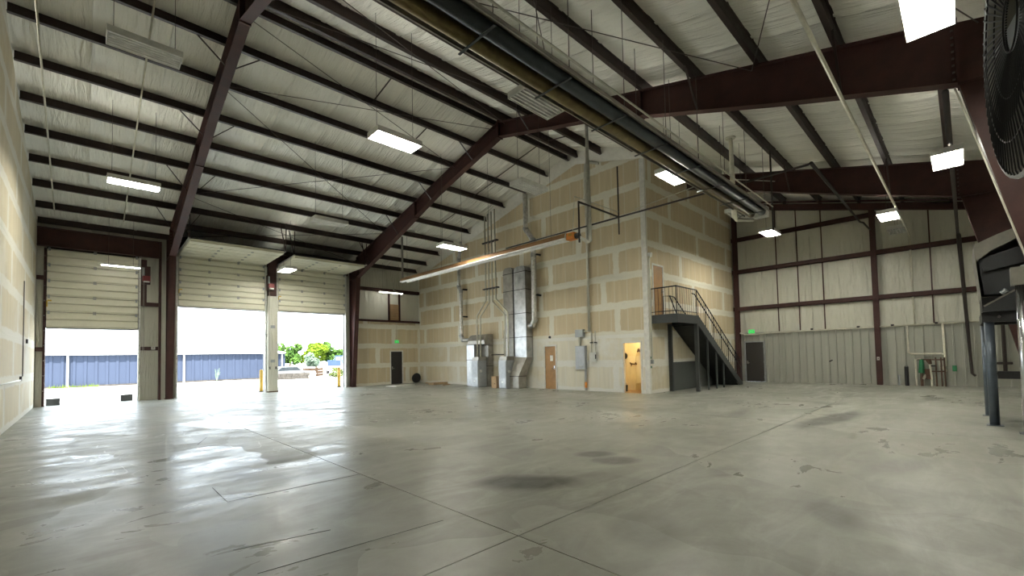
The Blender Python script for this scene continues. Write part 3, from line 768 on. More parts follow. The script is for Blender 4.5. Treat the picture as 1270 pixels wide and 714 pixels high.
def striplight(x0, x1, y, z, label, hz):
    r = thing('strip_light', label, 'ceiling light', ((x0+x1)/2, y, z), 'white strip lights by the overhead door wall')
    B(x0, x1, y-.06, y+.06, z+.03, z+.08).build('housing', 'white_metal', r)
    MB().tube([(x0+.03, y, z+.012), (x1-.03, y, z+.012)], .02, 8).build('lamp_tube', 'strip_on', r)
    for x in (x0+.25, x1-.25): MB().tube([(x, y, z+.08), (x, y, hz)], .006, 5).build('hanger', 'rodmat', r)
striplight(.43, 1.70, 24.3, 5.66, 'white strip light hanging before the narrow left overhead door', zroof(24.3)+.02)
striplight(12.85, 14.48, 24.75, 5.70, 'white strip light hanging above the black personnel door', zroof(24.75)+.02)

# ------------------------------------------------------------------ exit signs, louvre, wall bits
def exitsign(axis, p, label):
    r = thing('exit_sign', label, 'exit sign', p, 'green exit signs')
    x, y, z = p; w, h = .17, .11
    if axis == 'y':
        B(x-w, x+w, y-.02, y+.05, z-h, z+h).build('housing', 'white_metal', r); B(x-w+.02, x+w-.02, y-.026, y-.02, z-h+.02, z+h-.02).build('face', 'exit_green', r)
    else:
        B(x-.02, x+.05, y-w, y+w, z-h, z+h).build('housing', 'white_metal', r); B(x-.026, x-.02, y-w+.02, y+w-.02, z-h+.02, z+h-.02).build('face', 'exit_green', r)
    cu = D.curves.new('exit_word', 'FONT'); cu.body = 'EXIT'; cu.size = .17; cu.align_x = 'CENTER'; cu.align_y = 'CENTER'; cu.extrude = .002
    tmp = D.objects.new('tmp', cu); COL.objects.link(tmp); dg = bpy.context.evaluated_depsgraph_get(); me = D.meshes.new_from_object(tmp.evaluated_get(dg)); D.objects.remove(tmp)
    e = D.objects.new('lettering', me); COL.objects.link(e); me.materials.clear(); me.materials.append(M['whitetrim']); e.parent = r
    e.rotation_euler = (math.pi/2, 0, 0) if axis == 'y' else (math.pi/2, 0, -math.pi/2)
    e.location = (0, -.03, 0) if axis == 'y' else (-.03, 0, 0)
    return r
ex = exitsign('y', (14.46, YD-.16, 2.72), 'green exit sign above the black personnel door by overhead doors')
MB().tube([(14.46, YD-.15, 2.83), (14.46, YD-.15, 3.95)], .012, 6).build('conduit', 'conduit', ex)
exitsign('x', (XF-.16, 7.93, 2.68), 'green exit sign above black door at foot of stairs')
lv = thing('wall_louvre', 'tan slatted louvre between maroon studs above black personnel door', 'vent', (14.35, YD-.1, 4.08))
B(14.04, 14.66, YD-.10, YD-.05, 4.09, 5.12).build('backing', 'wood', lv)
for i in range(9): MB().obb((14.35, YD-.13, 4.16+i*.113), (.29, 0, 0), (0, .03, -.03), (0, .004, .004)).build('slat', 'cardboard', lv)
cd = MB().tube([(14.2, 24.75, 5.78), (14.2, 25.4, 6.0), (14.2, 25.4, 7.2)], .02, 6).build('conduit', 'conduit'); tag(cd, 'short conduit rising behind strip light above black door', 'conduit')

# coil and debris on floor by partition
cc = thing('hose_coil', 'black coiled hose in the corner right of black door', 'hose', (15.75, 25.3, 0))
for i in range(4):
    m = MB(); pts = [(15.75+.02*i+.30*math.cos(a)*(1-.06*i), 25.32+.03*i-.05*math.sin(a), .33+.30*math.sin(a)*(1-.06*i)) for a in [2*math.pi*k/20 for k in range(21)]]
    m.tube(pts, .028, 6); m.build('hose_loop', 'coil', cc)
MB().tube([(15.75, 25.40, .31), (15.75, 25.26, .31)], .29, 18).build('hose_pack', 'coil', cc)
for i, (x, y, L, w, mt, lab, a) in enumerate(((13.6, 23.6, 1.6, .8, 'whitetrim', 'flat pale board lying on floor before black door', .3), (15.6, 22.6, 1.1, .5, 'cardboard', 'brown flattened carton beside left furnace', .1), (15.5, 21.6, .8, .12, 'wood', 'short wooden plank on floor left of furnace', .5), (15.8, 23.6, 1.6, .14, 'wood', 'long wooden plank on floor along the partition', 1.45))):
    o = MB().obb((x, y, .02+(.04 if i == 1 else 0)), (math.cos(a)*L/2, math.sin(a)*L/2, 0), (-math.sin(a)*w/2, math.cos(a)*w/2, 0), (0, 0, .02+(.04 if i == 1 else 0))).build('loose_board' if i != 1 else 'flat_carton', mt)
    tag(o, lab, 'board' if i != 1 else 'carton')

# ------------------------------------------------------------------ furnaces, ducts and flues on the partition
def furnace(yc, lab, xf=15.15):
    r = thing('furnace', lab, 'furnace', (xf, yc, 0), 'silver furnaces')
    B(xf, xf+.62, yc-.27, yc+.27, .02, 1.42).build('cabinet', 'furnace', r)
    B(xf-.012, xf, yc-.25, yc+.25, .06, .52).build('lower_panel', 'galv', r); B(xf-.012, xf, yc-.25, yc+.25, .55, 1.38).build('upper_panel', 'furnace', r)
    B(xf-.02, xf-.012, yc-.06, yc+.06, .30, .36).build('badge', 'paper', r); MB().tube([(xf+.2, yc-.27, .85), (xf+.2, yc-.33, .85)], .07, 10).build('gas_valve', 'white_metal', r)
    m = MB(); m.prism([(yc-.27, 1.42), (yc+.27, 1.42), (yc+.22, 1.62), (yc-.30, 1.62)], 'x', xf+.04, xf+.6); m.build('coil_box', 'galvdull', r)
    B(xf-.02, xf+.62, yc-.30, yc-.27, .0, .05).build('base_rail', 'graymetal', r)
    return r
furnace(18.52, 'silver furnace cabinet at left beneath the short duct plenum')
furnace(16.32, 'silver furnace cabinet at right beneath the tall twin duct')
def duct(m, x0, x1, y0, y1, z0, z1, r=.0):
    if r:
        pr = [(y0, z0), (y1, z0), (y1, z1-r)]+[(y1-r+r*math.cos(a), z1-r+r*math.sin(a)) for a in (.4, .8, 1.2, 1.57)]+[(y0+r+r*math.cos(a), z1-r+r*math.sin(a)) for a in (1.57, 1.95, 2.35, 2.75)]+[(y0, z1-r)]
        m.prism(pr, 'x', x0, x1)
    else: m.box(x0, x1, y0, y1, z0, z1)
dl = thing('duct_plenum', 'short silver sheet metal plenum behind left furnace', 'duct', (15.7, 18.9, 0))
m = MB(); duct(m, 15.40, 16.14, 18.84, 19.50, .02, 2.30); m.build('return_drop', 'galv', dl)
m = MB(); duct(m, 15.80, 16.14, 18.10, 18.82, .02, 2.25); m.build('supply_drop', 'galvdull', dl)
m = MB(); m.prism([(15.5, 2.31), (15.5, 2.52), (15.62, 2.78), (15.8, 2.86), (16.13, 2.86), (16.13, 2.31)], 'y', 18.08, 19.50); m.build('curved_top', 'galvdull', dl)
for z in (1.45, 2.28): B(15.385, 16.14, 18.83, 19.52, z, z+.03).build('seam_flange', 'darkpipe', dl)
B(15.79, 16.14, 18.08, 18.82, 1.1, 1.13).build('seam_flange', 'darkpipe', dl)
dt = thing('tall_duct', 'tall twin silver duct rising up the partition wall', 'duct', (15.8, 16, 0))
m = MB(); duct(m, 15.70, 16.14, 16.02, 16.72, 2.05, 6.20, .22); m.build('duct_run', 'galvdull', dt)
m = MB(); duct(m, 15.70, 16.14, 15.12, 15.92, 1.55, 6.15, .22); m.build('duct_run', 'galv', dt)
B(15.72, 16.13, 15.922, 16.018, 1.6, 6.02).build('duct_gap_shade', 'black', dt)  # black strip paints the shade between the twin ducts
m = MB(); b = len(m.v)
for (z, x0, x1, y0, y1) in ((1.55, 15.70, 16.14, 15.12, 15.92), (.62, 15.40, 15.95, 15.42, 16.02), (.02, 15.40, 15.95, 15.42, 16.02)):
    m.v += [(x0,y0,z),(x1,y0,z),(x1,y1,z),(x0,y1,z)]
for k in (0, 4):
    for i in range(4): m.f.append((k+i, k+(i+1)%4, k+4+(i+1)%4, k+4+i))
m.f += [(0,1,2,3), (8,9,10,11)]
m.build('offset_boot', 'galvdull', dt)
m = MB(); m.box(15.72, 16.10, 16.05, 16.65, 1.62, 2.05); m.build('lower_box', 'galvdull', dt)
for z in (2.55, 3.75, 4.95, 5.85):
    B(15.69, 16.14, 15.105, 15.935, z, z+.03).build('seam_flange', 'darkpipe', dt); B(15.69, 16.14, 16.005, 16.735, z, z+.03).build('seam_flange', 'darkpipe', dt)
B(15.385, 15.96, 15.405, 16.035, .60, .63).build('seam_flange', 'darkpipe', dt)
def flue(pts, r, label, brk):
    o = thing('flue_pipe', label, 'flue pipe', (pts[-1][0], pts[-1][1], pts[-1][2]), 'silver flue pipes')
    for i in range(len(pts)-1):
        p, q = Vector(pts[i]), Vector(pts[i+1]); n = max(1, int((q-p).length/.9)); seg_ = MB(); path = []
        for k in range(n*6+1): path.append(p+(q-p)*k/(n*6)+Vector((random.uniform(-.008,.008), random.uniform(-.008,.008), 0)))
        seg_.tube(path, r, 12); seg_.build('pipe_section', 'foil', o, smooth=True)
        if 0 < i: MB().tube([p+(p-q).normalized()*-.10, p+(p-q).normalized()*.10], r*1.14, 12).build('collar', 'galv', o)
    for (x, y, z) in brk:
        m = MB(); m.box(x-.02, XP, y-.25, y-.19, z-.04, z+.04); m.bar((x, y-.22, z), (x, y, z), .03); m.build('wall_bracket', 'black', o)
    return o
flue([(15.92, 20.6, 8.45), (15.92, 20.6, 7.9), (15.92, 20.75, 7.45), (15.92, 20.78, 5.8), (15.92, 20.60, 5.5), (15.92, 20.62, 2.85), (15.92, 20.45, 2.62), (15.92, 19.52, 2.60)], .105, 'crumpled silver flue at left above left furnace', [(15.92, 20.6, 5.6), (15.92, 20.6, 4.0)])
flue([(15.92, 15.2, 9.78), (15.92, 15.20, 8.0), (15.92, 14.75, 7.35), (15.92, 14.72, 6.6), (15.92, 14.75, 3.35), (15.92, 14.9, 3.12), (15.92, 15.15, 3.10)], .125, 'crumpled silver flue at right beside the tall duct', [(15.92, 14.72, 6.6), (15.92, 14.75, 4.6)])
# refrigerant / vent pipes
def pipeline(name, pts, r, mat, label, cat='pipe', group=None, n=8):
    o = MB().tube(pts, r, n).build(name, mat, smooth=True); tag(o, label, cat, group); return o
Yt = [17.87, 17.62, 17.35, 17.08]; YB = [18.67, 18.40, 16.46, 16.20]
for i in range(4):
    y0, y1 = Yt[i], YB[i]; s = .13*(i in (1, 2))
    pipeline('vent_pipe', [(15.5, y0, zroof(y0)-.02), (15.5, y0, 4.66-s), (15.5, y1, 3.86-s*.5), (15.5, y1, 1.61)],
             .042, 'pvc', '%s of four pale vent pipes, counted from the left, dropping to %s furnace' % (ordn(i), 'left' if i < 2 else 'right'), 'pipe', 'pale vent pipes')
for z in (7.75, 5.25):
    o = B(15.42, 15.58, 16.88, 18.05, z-.03, z+.03).build('pipe_strap', 'black'); tag(o, '%s black strap bar holding the four pale vent pipes' % ('upper' if z > 6 else 'lower'), 'bracket', 'vent pipe strap bars')
cs = thing('gas_manifold', 'dark gas piping with capped riser between the furnaces', 'pipe', (15.95, 17.2, 1.6))
MB().tube([(15.95, 18.05, 1.72), (15.95, 16.75, 1.72)], .028, 6).build('header', 'darkpipe', cs); MB().tube([(15.95, 16.95, 1.72), (15.95, 16.95, 3.0)], .055, 8).build('riser', 'black', cs); MB().tube([(15.95, 17.3, 1.72), (15.95, 17.3, 1.0), (15.95, 17.1, .9)], .02, 6).build('drip_leg', 'conduit', cs)
for y in (17.7, 17.0): B(15.93, XP-.001, y-.02, y+.02, 1.70, 1.74).build('wall_strap', 'darkpipe', cs)
ct = thing('cardboard_box', 'small brown carton standing between the two furnaces', 'box', (15.3, 17.0, 0))
B(15.2, 15.6, 16.85, 17.22, 0, .60).build('carton', 'cardboard', ct); B(15.195, 15.2, 16.93, 17.02, .2, .24).build('print', 'rust', ct); B(15.198, 15.6, 17.02, 17.05, .601, .603).build('tape', 'pvc', ct)

# ------------------------------------------------------------------ electrical gear
ep = thing('electrical_panel', 'tall grey breaker panel on partition between oak door and washroom', 'panel', (XP, 12.1, 1.0))
B(XP-.15, XP-.002, 11.84, 12.38, .97, 2.02).build('enclosure', 'graymetal', ep); B(XP-.165, XP-.15, 11.87, 12.35, 1.0, 1.99).build('cover', 'furnace', ep); B(XP-.175, XP-.165, 12.02, 12.12, 1.07, 1.12).build('latch', 'whitetrim', ep)
MB().tube([(XP-.06, 12.18, 2.02), (XP-.06, 12.18, 2.42)], .06, 8).build('nipple', 'conduit', ep); MB().tube([(XP-.06, 11.90, .97), (XP-.06, 11.90, .02)], .05, 8).build('conduit', 'graymetal', ep); MB().tube([(XP-.06, 11.90, .40), (XP-.06, 11.90, .14)], .055, 8).build('tape_wrap', 'orange', ep)
e2 = thing('junction_box', 'grey square junction box just above the breaker panel', 'box', (XP, 12.1, 2.42))
B(XP-.16, XP-.002, 11.92, 12.36, 2.42, 2.76).build('enclosure', 'graymetal', e2); B(XP-.17, XP-.16, 11.94, 12.34, 2.44, 2.74).build('cover', 'graymetal', e2); MB().tube([(XP-.08, 11.92, 2.66), (XP-.08, 11.62, 2.68)], .03, 6).build('nipple', 'conduit', e2)
e3 = thing('disconnect_switch', 'small white disconnect switch right of breaker panel', 'switch', (XP, 11.45, 1.3))
B(XP-.12, XP-.002, 11.28, 11.62, 1.30, 1.72).build('enclosure', 'white_metal', e3); B(XP-.15, XP-.12, 11.27, 11.31, 1.42, 1.62).build('lever', 'black', e3)
for y in (11.34, 11.56): MB().tube([(XP-.05, y, 1.72), (XP-.05, y, 2.66)], .025, 6).build('conduit', 'conduit', e3); B(XP-.09, XP-.003, y-.05, y+.05, 2.12, 2.17).build('strap', 'black', e3)
pipeline('conduit', [(XP-.08, 11.62, 2.62), (XP-.08, 11.62, 10.15), (XP-.08, 11.50, 10.28), (XP-.08, 10.9, 10.0)], .055, 'conduit', 'tall grey conduit rising from breaker panel to roof', 'conduit')
cb = thing('corner_conduit', 'pale conduit with switch box on white partition corner', 'conduit', (16.1, YS-.06, 0))
MB().tube([(XP+.12, YS-.05, 1.35), (XP+.12, YS-.05, 5.42), (XP+.22, YS-.05, 5.55), (16.55, YS-.05, 5.56)], .03, 6).build('conduit_run', 'conduit', cb); B(XP+.06, XP+.18, YS-.10, YS-.002, 1.2, 1.36).build('switch_box', 'graymetal', cb)
for z in (1.02, 1.40): B(XP+.08, XP+.16, YS-.016, YS-.002, z, z+.09).build('sticker', 'green', cb)
dlmp = thing('door_lamp', 'small wall lamp above oak door on landing corner', 'lamp', (16.30, YS-.05, 5.6)); MB().tube([(16.30, YS-.02, 5.62), (16.30, YS-.16, 5.58)], .07, 10, .10).build('shade', 'white_metal', dlmp); MB().tube([(16.30, YS, 5.62), (16.30, YS-.02, 5.62)], .05, 8).build('base', 'graymetal', dlmp)
hd = thing('smoke_detector', 'small dark detector knob above the oak door on partition', 'detector', (XP, 14.0, 2.55)); MB().tube([(XP, 14.0, 2.5), (XP-.06, 14.0, 2.5)], .06, 10).build('body', 'black', hd)

# ------------------------------------------------------------------ tube heaters
def heater_small():
    x, y0, y1, z = 12.40, 9.75, 21.1, 5.80
    r = thing('tube_heater', 'slim copper topped tube heater hanging before the partition', 'heater', (x, 15, z))
    sh = [(x-.215, z-.03), (x-.19, z+.08), (x-.155, z+.15), (x-.06, z+.175), (x+.06, z+.175), (x+.155, z+.15), (x+.19, z+.08), (x+.215, z-.03)]
    m = MB(); k = len(sh)
    for yy in (y0, y1): m.v += [(p[0], yy, p[1]) for p in sh]
    for i in range(k-1): m.f.append((i, i+1, k+i+1, k+i))
    m.build('reflector', 'copperheater', r, fix=False)
    m = MB()
    for yy in (y0, y1): m.v += [(x+(p[0]-x)*.95, yy, p[1]-.008) for p in sh]
    for i in range(k-1): m.f.append((i, k+i, k+i+1, i+1))
    m.build('reflector_lining', 'reflector', r, fix=False)
    for sx_ in (-1, 1): MB().bar((x+sx_*.215, y0, z-.045), (x+sx_*.215, y1, z-.045), .02, .035).build('reflector_lip', 'reflector', r)
    MB().tube([(x, y0-.05, z), (x, y1+.1, z)], .05, 10).build('radiant_tube', 'reflector', r, smooth=True)
    B(x-.12, x+.12, y0-.34, y0, z-.10, z+.14).build('burner_box', 'orange', r); MB().tube([(x, y0-.34, z), (x, y0-.50, z)], .10, 10).build('blower', 'black', r)
    B(x-.125, x-.02, y0-.25, y0-.1, z+.02, z+.10).build('label_plate', 'yellow', r)
    for yy in (y0+.8, y0+4.3, y0+7.8, y1-.4):
        MB().tube([(x, yy, z+.175), (x, yy, zroof(yy))], .006, 5).build('hanger', 'rodmat', r)
    MB().tube([(x, y1+.1, z), (x+.12, y1+.3, z+.02), (x+.15, y1+.35, z+.4), (x+.15, y1+.35, zroof(y1+.35))], .06, 8).build('exhaust', 'galvdull', r)
heater_small()
pipeline('vent_stack', [(12.42, 9.25, 5.72), (12.95, 9.3, 5.66), (13.1, 9.32, 5.72), (13.12, 9.34, zroof(9.34)+.1)], .06, 'conduit', 'tall pale vent stack rising from burner of the copper heater', 'pipe')
def heater_big():
    y, z, x0, x1 = 4.90, 6.45, 1.2, 16.9
    r = thing('tube_heater', 'long dark twin tube heater crossing below the roof at upper centre', 'heater', (9, y, z))
    m = MB(); m.sheet([(y-.40, z-.02), (y-.36, z+.10), (y-.20, z+.17), (y+.20, z+.17), (y+.36, z+.10), (y+.40, z-.02)], 'x', x0, x1); m.build('reflector', 'galvdull', r)
    MB().tube([(x0, y+.18, z), (x1, y+.18, z)], .115, 12).build('radiant_tube', 'olive_tube', r, smooth=True)
    MB().tube([(x0, y-.16, z), (x1, y-.16, z)], .115, 12).build('radiant_tube', 'dark_tube', r, smooth=True)
    for s_y in (.40, -.40): MB().bar((x0, y+s_y, z-.02), (x1, y+s_y, z-.02), .025, .03).build('reflector_lip', 'galvdull', r)
    MB().tube([(x0, y-.50, z+.10), (x1, y-.50, z+.10)], .022, 6).build('gas_line', 'conduit', r)
    B(x1, x1+.30, y-.30, y+.30, z-.14, z+.20).build('burner_box', 'white_metal', r); MB().tube([(x1+.3, y+.1, z), (x1+.52, y+.1, z)], .10, 10).build('blower', 'black', r); B(x1+.30, x1+.36, y-.25, y-.05, z, z+.16).build('label_plate', 'yellow', r)
    k = 0
    xx = 2.4
    while xx < x1:
        B(xx-.02, xx+.02, y-.42, y+.42, z-.13, z-.115).build('tube_clamp', 'dark_tube', r)
        for sy in (-.38, .34): MB().tube([(xx, y+sy, z+.08), (xx, y+sy, zroof(y+sy))], .008, 5).build('hanger', 'rodmat', r)
        xx += 1.75
heater_big()
vs = thing('vent_stack', 'pale vent stack with flange rising beside long heater burner', 'pipe', (15.8, 5.3, 6.2))
MB().tube([(16.95, 5.05, 6.25), (16.0, 5.28, 6.12), (15.86, 5.30, 6.2), (15.84, 5.32, zroof(5.3)+.05)], .06, 10).build('stack', 'pvc', vs, smooth=True); MB().tube([(15.84, 5.32, zroof(5.3)-.02), (15.84, 5.32, zroof(5.3)+.02)], .16, 12).build('flange', 'pvc', vs)
# gas line along the partition and across
pipeline('gas_pipe', [(15.0, 15.7, 6.98), (15.0, 2.95, 6.98), (15.0, 2.88, 7.0), (23.5, 2.88, 6.98), (23.7, 2.8, 6.98), (25.4, 2.78, 7.0)], .035, 'darkpipe', 'long dark gas pipe crossing in front of the partition corner', 'pipe')
pipeline('gas_branch', [(15.0, 9.27, 6.99), (12.42, 9.27, 6.99), (12.42, 9.27, 5.55)], .035, 'darkpipe', 'dark gas branch dropping to burner of copper heater', 'pipe')
pipeline('conduit', [(15.0, 9.27, 7.18), (12.3, 9.35, 7.18), (12.3, 9.4, 6.6), (12.35, 9.5, 5.95)], .012, 'conduit', 'thin grey conduit beside dark gas branch', 'conduit')
pipeline('hanger_rod', [(15.0, 9.27, 6.3), (15.0, 9.27, 9.0)], .028, 'darkpipe', 'dark vertical hanger rod through gas pipe near partition corner', 'rod')
pipeline('conduit', [(15.05, 8.6, 7.13), (15.05, 6.0, 7.35), (16.0, 5.2, 7.5), (19.2, 4.9, 8.2)], .015, 'conduit', 'thin conduit rising past long heater above gas pipe', 'conduit')
pipeline('drop_pipe', [(17.6, 4.6, 8.80), (17.6, 4.6, 5.9)], .03, 'darkpipe', 'dark vertical drop pipe at burner end of long heater', 'pipe')
# roof conduits
for x, lab in ((-.88, 'pale conduit running down roof slope beside the left wall'), (1.13, 'pale conduit running down roof slope beside unlit near fixture')):
    pipeline('conduit', [(x, 12.6, zroof(12.6)-.05), (x, 24.3, zroof(24.3)-.05)], .022, 'pvc', lab, 'conduit')
pipeline('conduit', [(5.5, 1.48, 6.5), (25.55, 1.48, 6.5), (25.62, 1.48, 6.4), (25.62, 1.48, 2.62)], .034, 'pvc', 'white conduit running under rafters to far wall and down', 'conduit')
pipeline('fire_pipe', [(11.2, .06, 6.25), (25.2, .02, 6.25), (25.45, .0, 6.15), (25.45, -.15, .55), (25.45, -.25, .45)], .048, 'darkpipe', 'thick dark pipe under right rafters dropping down far wall', 'pipe', n=10)

pipeline('conduit', [(11.28, -.06, 6.3), (11.28, -1.10, 1.6)], .014, 'pvc', 'thin pale tube drawn as glint along sloping flange of right column', 'conduit')  # pale tube added as the lamplit glint on the flange edge
# ------------------------------------------------------------------ far wall equipment
pipeline('conduit', [(25.6, 8.5, 2.62), (25.6, 8.2, 2.50), (25.6, 7.4, 2.52), (25.6, 7.3, 2.56), (25.6, -.4, 2.62)], .035, 'pvc', 'pale horizontal conduit along top of ribbed liner', 'conduit')
pipeline('conduit', [(25.62, 5.15, 2.6), (25.62, 5.15, 7.2)], .02, 'conduit', 'thin vertical conduit on far wall above liner, left', 'conduit')
for y in (5.2, 3.4, 2.2, .8): 
    o = B(25.56, 25.72, y-.05, y+.05, 2.60, 2.68).build('conduit_clip', 'black'); tag(o, '%s black clip, counted from the left, on liner top conduit' % ordn([5.2, 3.4, 2.2, .8].index(y)), 'clip', 'clips on liner conduit')
pl = thing('water_piping', 'pale looped water pipe above green backflow valve on far wall', 'pipe', (25.6, .9, 1.4))
MB().tube([(25.6, 1.72, 2.6), (25.6, 1.72, 1.42), (25.6, 1.62, 1.36), (25.6, .70, 1.36), (25.6, .60, 1.30)], .035, 8).build('cross_run', 'pvc', pl, smooth=True); MB().tube([(25.6, .62, 2.6), (25.6, .58, .85), (25.6, .70, .78), (25.6, .55, .62)], .04, 8).build('drop', 'pvc', pl, smooth=True)
bv = thing('backflow_valve', 'green valve and rusty pipe rack against far liner', 'valve', (25.45, 1.0, 0))
MB().tube([(25.45, 1.33, .55), (25.45, 1.31, 1.12)], .10, 12, .07).build('green_valve', 'green', bv); MB().tube([(25.45, 1.50, .0), (25.45, 1.50, 1.12), (25.45, 1.33, 1.15)], .035, 8).build('pipe', 'pvc', bv)
MB().tube([(25.45, 1.45, 1.12), (25.45, .62, 1.10)], .028, 8).build('pipe', 'rust', bv); MB().tube([(25.45, 1.1, .62), (25.45, .62, .62)], .028, 8).build('pipe', 'rust', bv)
MB().tube([(25.45, 1.10, 1.12), (25.45, 1.04, .92)], .10, 10, .05).build('valve_body', 'rust', bv); MB().tube([(25.45, 1.02, .0), (25.45, 1.05, .92)], .04, 8).build('pipe', 'pvc', bv); MB().tube([(25.45, 1.1, .60), (25.45, 1.3, .30)], .05, 8).build('pipe', 'pvc', bv)
B(25.38, 25.5, .88, 1.02, .82, .88).build('lever', 'black', bv)
for y in (.88, .72, .62): MB().tube([(25.5, y, 0), (25.5, y, 1.2)], .025, 6).build('upright', 'rust', bv)
MB().tube([(25.45, 1.33, .0), (25.45, 1.33, .55)], .05, 8).build('upright', 'rust', bv); MB().tube([(25.45, 1.12, .3), (25.45, 1.15, .72)], .09, 8).build('valve_body', 'rust', bv)
gb = thing('outlet_box', 'small green outlet box right of rusty pipe rack', 'box', (25.6, .33, .6)); B(25.6, 25.7, .27, .40, .62, .86).build('box', 'green', gb); B(25.59, 25.6, .30, .37, .66, .82).build('cover', 'green', gb)
for (y, h, lab, mt) in ((1.80, .82, 'black standing pipe stub with silver cap by far liner', 'black'), (2.05, .42, 'short grey pipe stub standing by far liner', 'graymetal')):
    o = thing('pipe_stub', lab, 'pipe', (25.4, y, 0)); MB().tube([(25.4, y, 0), (25.4, y, h)], .07 if h > .5 else .045, 10).build('stub', mt, o); MB().tube([(25.4, y, h), (25.4, y, h+.04)], .05, 10).build('cap', 'chrome' if h > .5 else mt, o)
hk = MB().bar((25.55, 4.55, 1.05), (25.55, 4.42, 1.12), .05).build('wall_hook', 'black'); tag(hk, 'small dark hook on far ribbed liner', 'hook')
pt = thing('wall_switch', 'small white switch on maroon column of far wall', 'switch', (25.48, 2.72, 1.15)); B(25.44, 25.488, 2.68, 2.77, 1.10, 1.25).build('box', 'white_metal', pt); B(25.43, 25.44, 2.71, 2.74, 1.15, 1.2).build('toggle', 'black', pt)
bt = thing('pipe_bracket', 'dark square pipe bracket on far wall behind blue legs', 'bracket', (25.5, -1.0, 1.2)); 
MB().tube([(25.5, -1.05, 2.5), (25.5, -1.05, .55), (25.5, -.75, .55), (25.5, -.75, .75)], .06, 6).build('frame', 'darkpipe', bt); MB().tube([(25.5, -1.25, .95), (25.5, -.75, .95)], .05, 6).build('rail', 'darkpipe', bt)

# ------------------------------------------------------------------ staircase
st = thing('staircase', 'dark grey steel staircase and landing against the partition side', 'staircase', (20, 8.2, 0))
ZL, XA, XB, YN = 3.14, 16.40, 18.25, 7.70
B(XA, XB, YN, YS-.002, ZL-.05, ZL).build('landing_deck', 'stairgrey', st)
m = MB(); m.box(XA, XB, YN-.02, YN+.02, ZL-.34, ZL); m.box(XA-.02, XA+.02, YN, YS-.002, ZL-.34, ZL); m.box(XB-.02, XB+.02, YN, YS-.002, ZL-.34, ZL-.05); m.build('landing_fascia', 'stairgrey', st)
B(XA-.06, XB+.02, YN-.06, YN-.02, ZL-.34, ZL-.30).build('fascia_angle', 'stairgrey', st)
NR = 17; rise = ZL/NR; run = (23.1-XB)/(NR-1)
for i in range(NR-1):
    x = XB+i*run; z = ZL-(i+1)*rise
    m = MB(); m.box(x, x+run+.02, YN+.03, YS-.05, z-.03, z); m.box(x-.005, x+.005, YN+.03, YS-.05, z, z+rise); m.build('tread', 'stairgrey', st)
slp = -ZL/(23.1-XB)
for y in (YN, YS-.04):
    m = MB(); d = .30; m.prism([(XB-.02, ZL-.02), (XB+.06, ZL+.02), (23.25, .10), (23.25, 0), (22.85, 0), (XB-.02, ZL-.36)], 'y', y-.02, y+.02); m.build('stringer', 'stairgrey', st)
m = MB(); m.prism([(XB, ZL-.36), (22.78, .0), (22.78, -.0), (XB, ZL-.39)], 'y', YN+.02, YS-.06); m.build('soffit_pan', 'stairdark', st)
for (x, y, w) in ((XB-.08, YN+.02, .07), (17.88, YS-.08, .07)): B(x-w, x+w, y-w, y+w, 0, ZL-.3).build('post', 'stairgrey', st)
for x in (19.2, 20.1, 20.9): zt = ZL-.30+(x-XB)*slp; B(x-.03, x+.03, YN-.02, YN+.04, 0, zt).build('support_post', 'stairgrey', st)
def rail(pts, r=.022): MB().tube(pts, r, 6).build('handrail', 'stairdark', st)
zt = ZL+1.07
rail([(XA, YS-.03, zt), (XA, YN, zt), (XB, YN, zt), (23.2, YN, 1.10)]); rail([(XA, YS-.03, ZL+.12), (XA, YN, ZL+.12), (XB, YN, ZL+.12)], .014)
rail([(XB, YN, zt-.30), (23.2, YN, .80)], .016)
rail([(XB-.25, YN+.08, zt-.15), (XB, YN+.08, zt-.17), (23.3, YN+.08, .86), (23.35, YN+.08, .6)])
rail([(XB-.3, YS-.08, zt-.15), (XB+.1, YS-.08, zt-.17), (23.2, YS-.08, .9)])
rail([(XA+.9, YS-.1, ZL+.1), (XA+.9, YS-.1, ZL+.85), (XA+1.1, YS-.3, ZL+.85), (XA+1.75, YS-.3, ZL+.05)], .018)
for i in range(8): y = YN+i*(YS-.05-YN)/7; MB().tube([(XA, y, ZL), (XA, y, zt)], .009 if i else .022, 5).build('baluster', 'stairdark', st)
for i in range(1, 15): x = XA+i*(XB-XA)/14; MB().tube([(x, YN, ZL), (x, YN, zt)], .009 if i < 14 else .022, 5).build('baluster', 'stairdark', st)
for i in range(1, 31):
    x = XB+(23.2-XB)*i/30; MB().tube([(x, YN, max(.02, ZL+.02+(x-XB)*slp)), (x, YN, zt+(1.10-zt)*i/30)], .008 if i % 5 else .018, 5).build('baluster', 'stairdark', st)

# ------------------------------------------------------------------ right hand stand, hood, fan
sd = thing('equipment_stand', 'blue grey steel pipe stand under dark hood at right edge', 'stand', (14.2, -.75, 0))
LEGS = [(13.32, -.36), (15.12, -.34), (13.32, -1.18), (15.12, -1.18)]
for x, y in LEGS: MB().tube([(x, y, .012), (x, y, 2.10)], .075, 14).build('leg', 'steelblue', sd, smooth=True)
for x, y in LEGS: B(x-.12, x+.12, max(y-.12, -1.29), y+.12, 0, .012).build('foot_plate', 'steelblue', sd)
m = MB(); m.box(13.2, 15.25, -.44, -.26, 2.10, 2.30); m.box(13.2, 15.25, -1.27, -1.10, 2.10, 2.30); m.box(13.2, 13.38, -1.10, -.44, 2.10, 2.30); m.box(15.07, 15.25, -1.10, -.44, 2.10, 2.30); m.build('top_frame', 'black', sd)
B(13.26, 13.38, -1.10, -.44, .95, 1.10).build('cross_rail', 'black', sd)
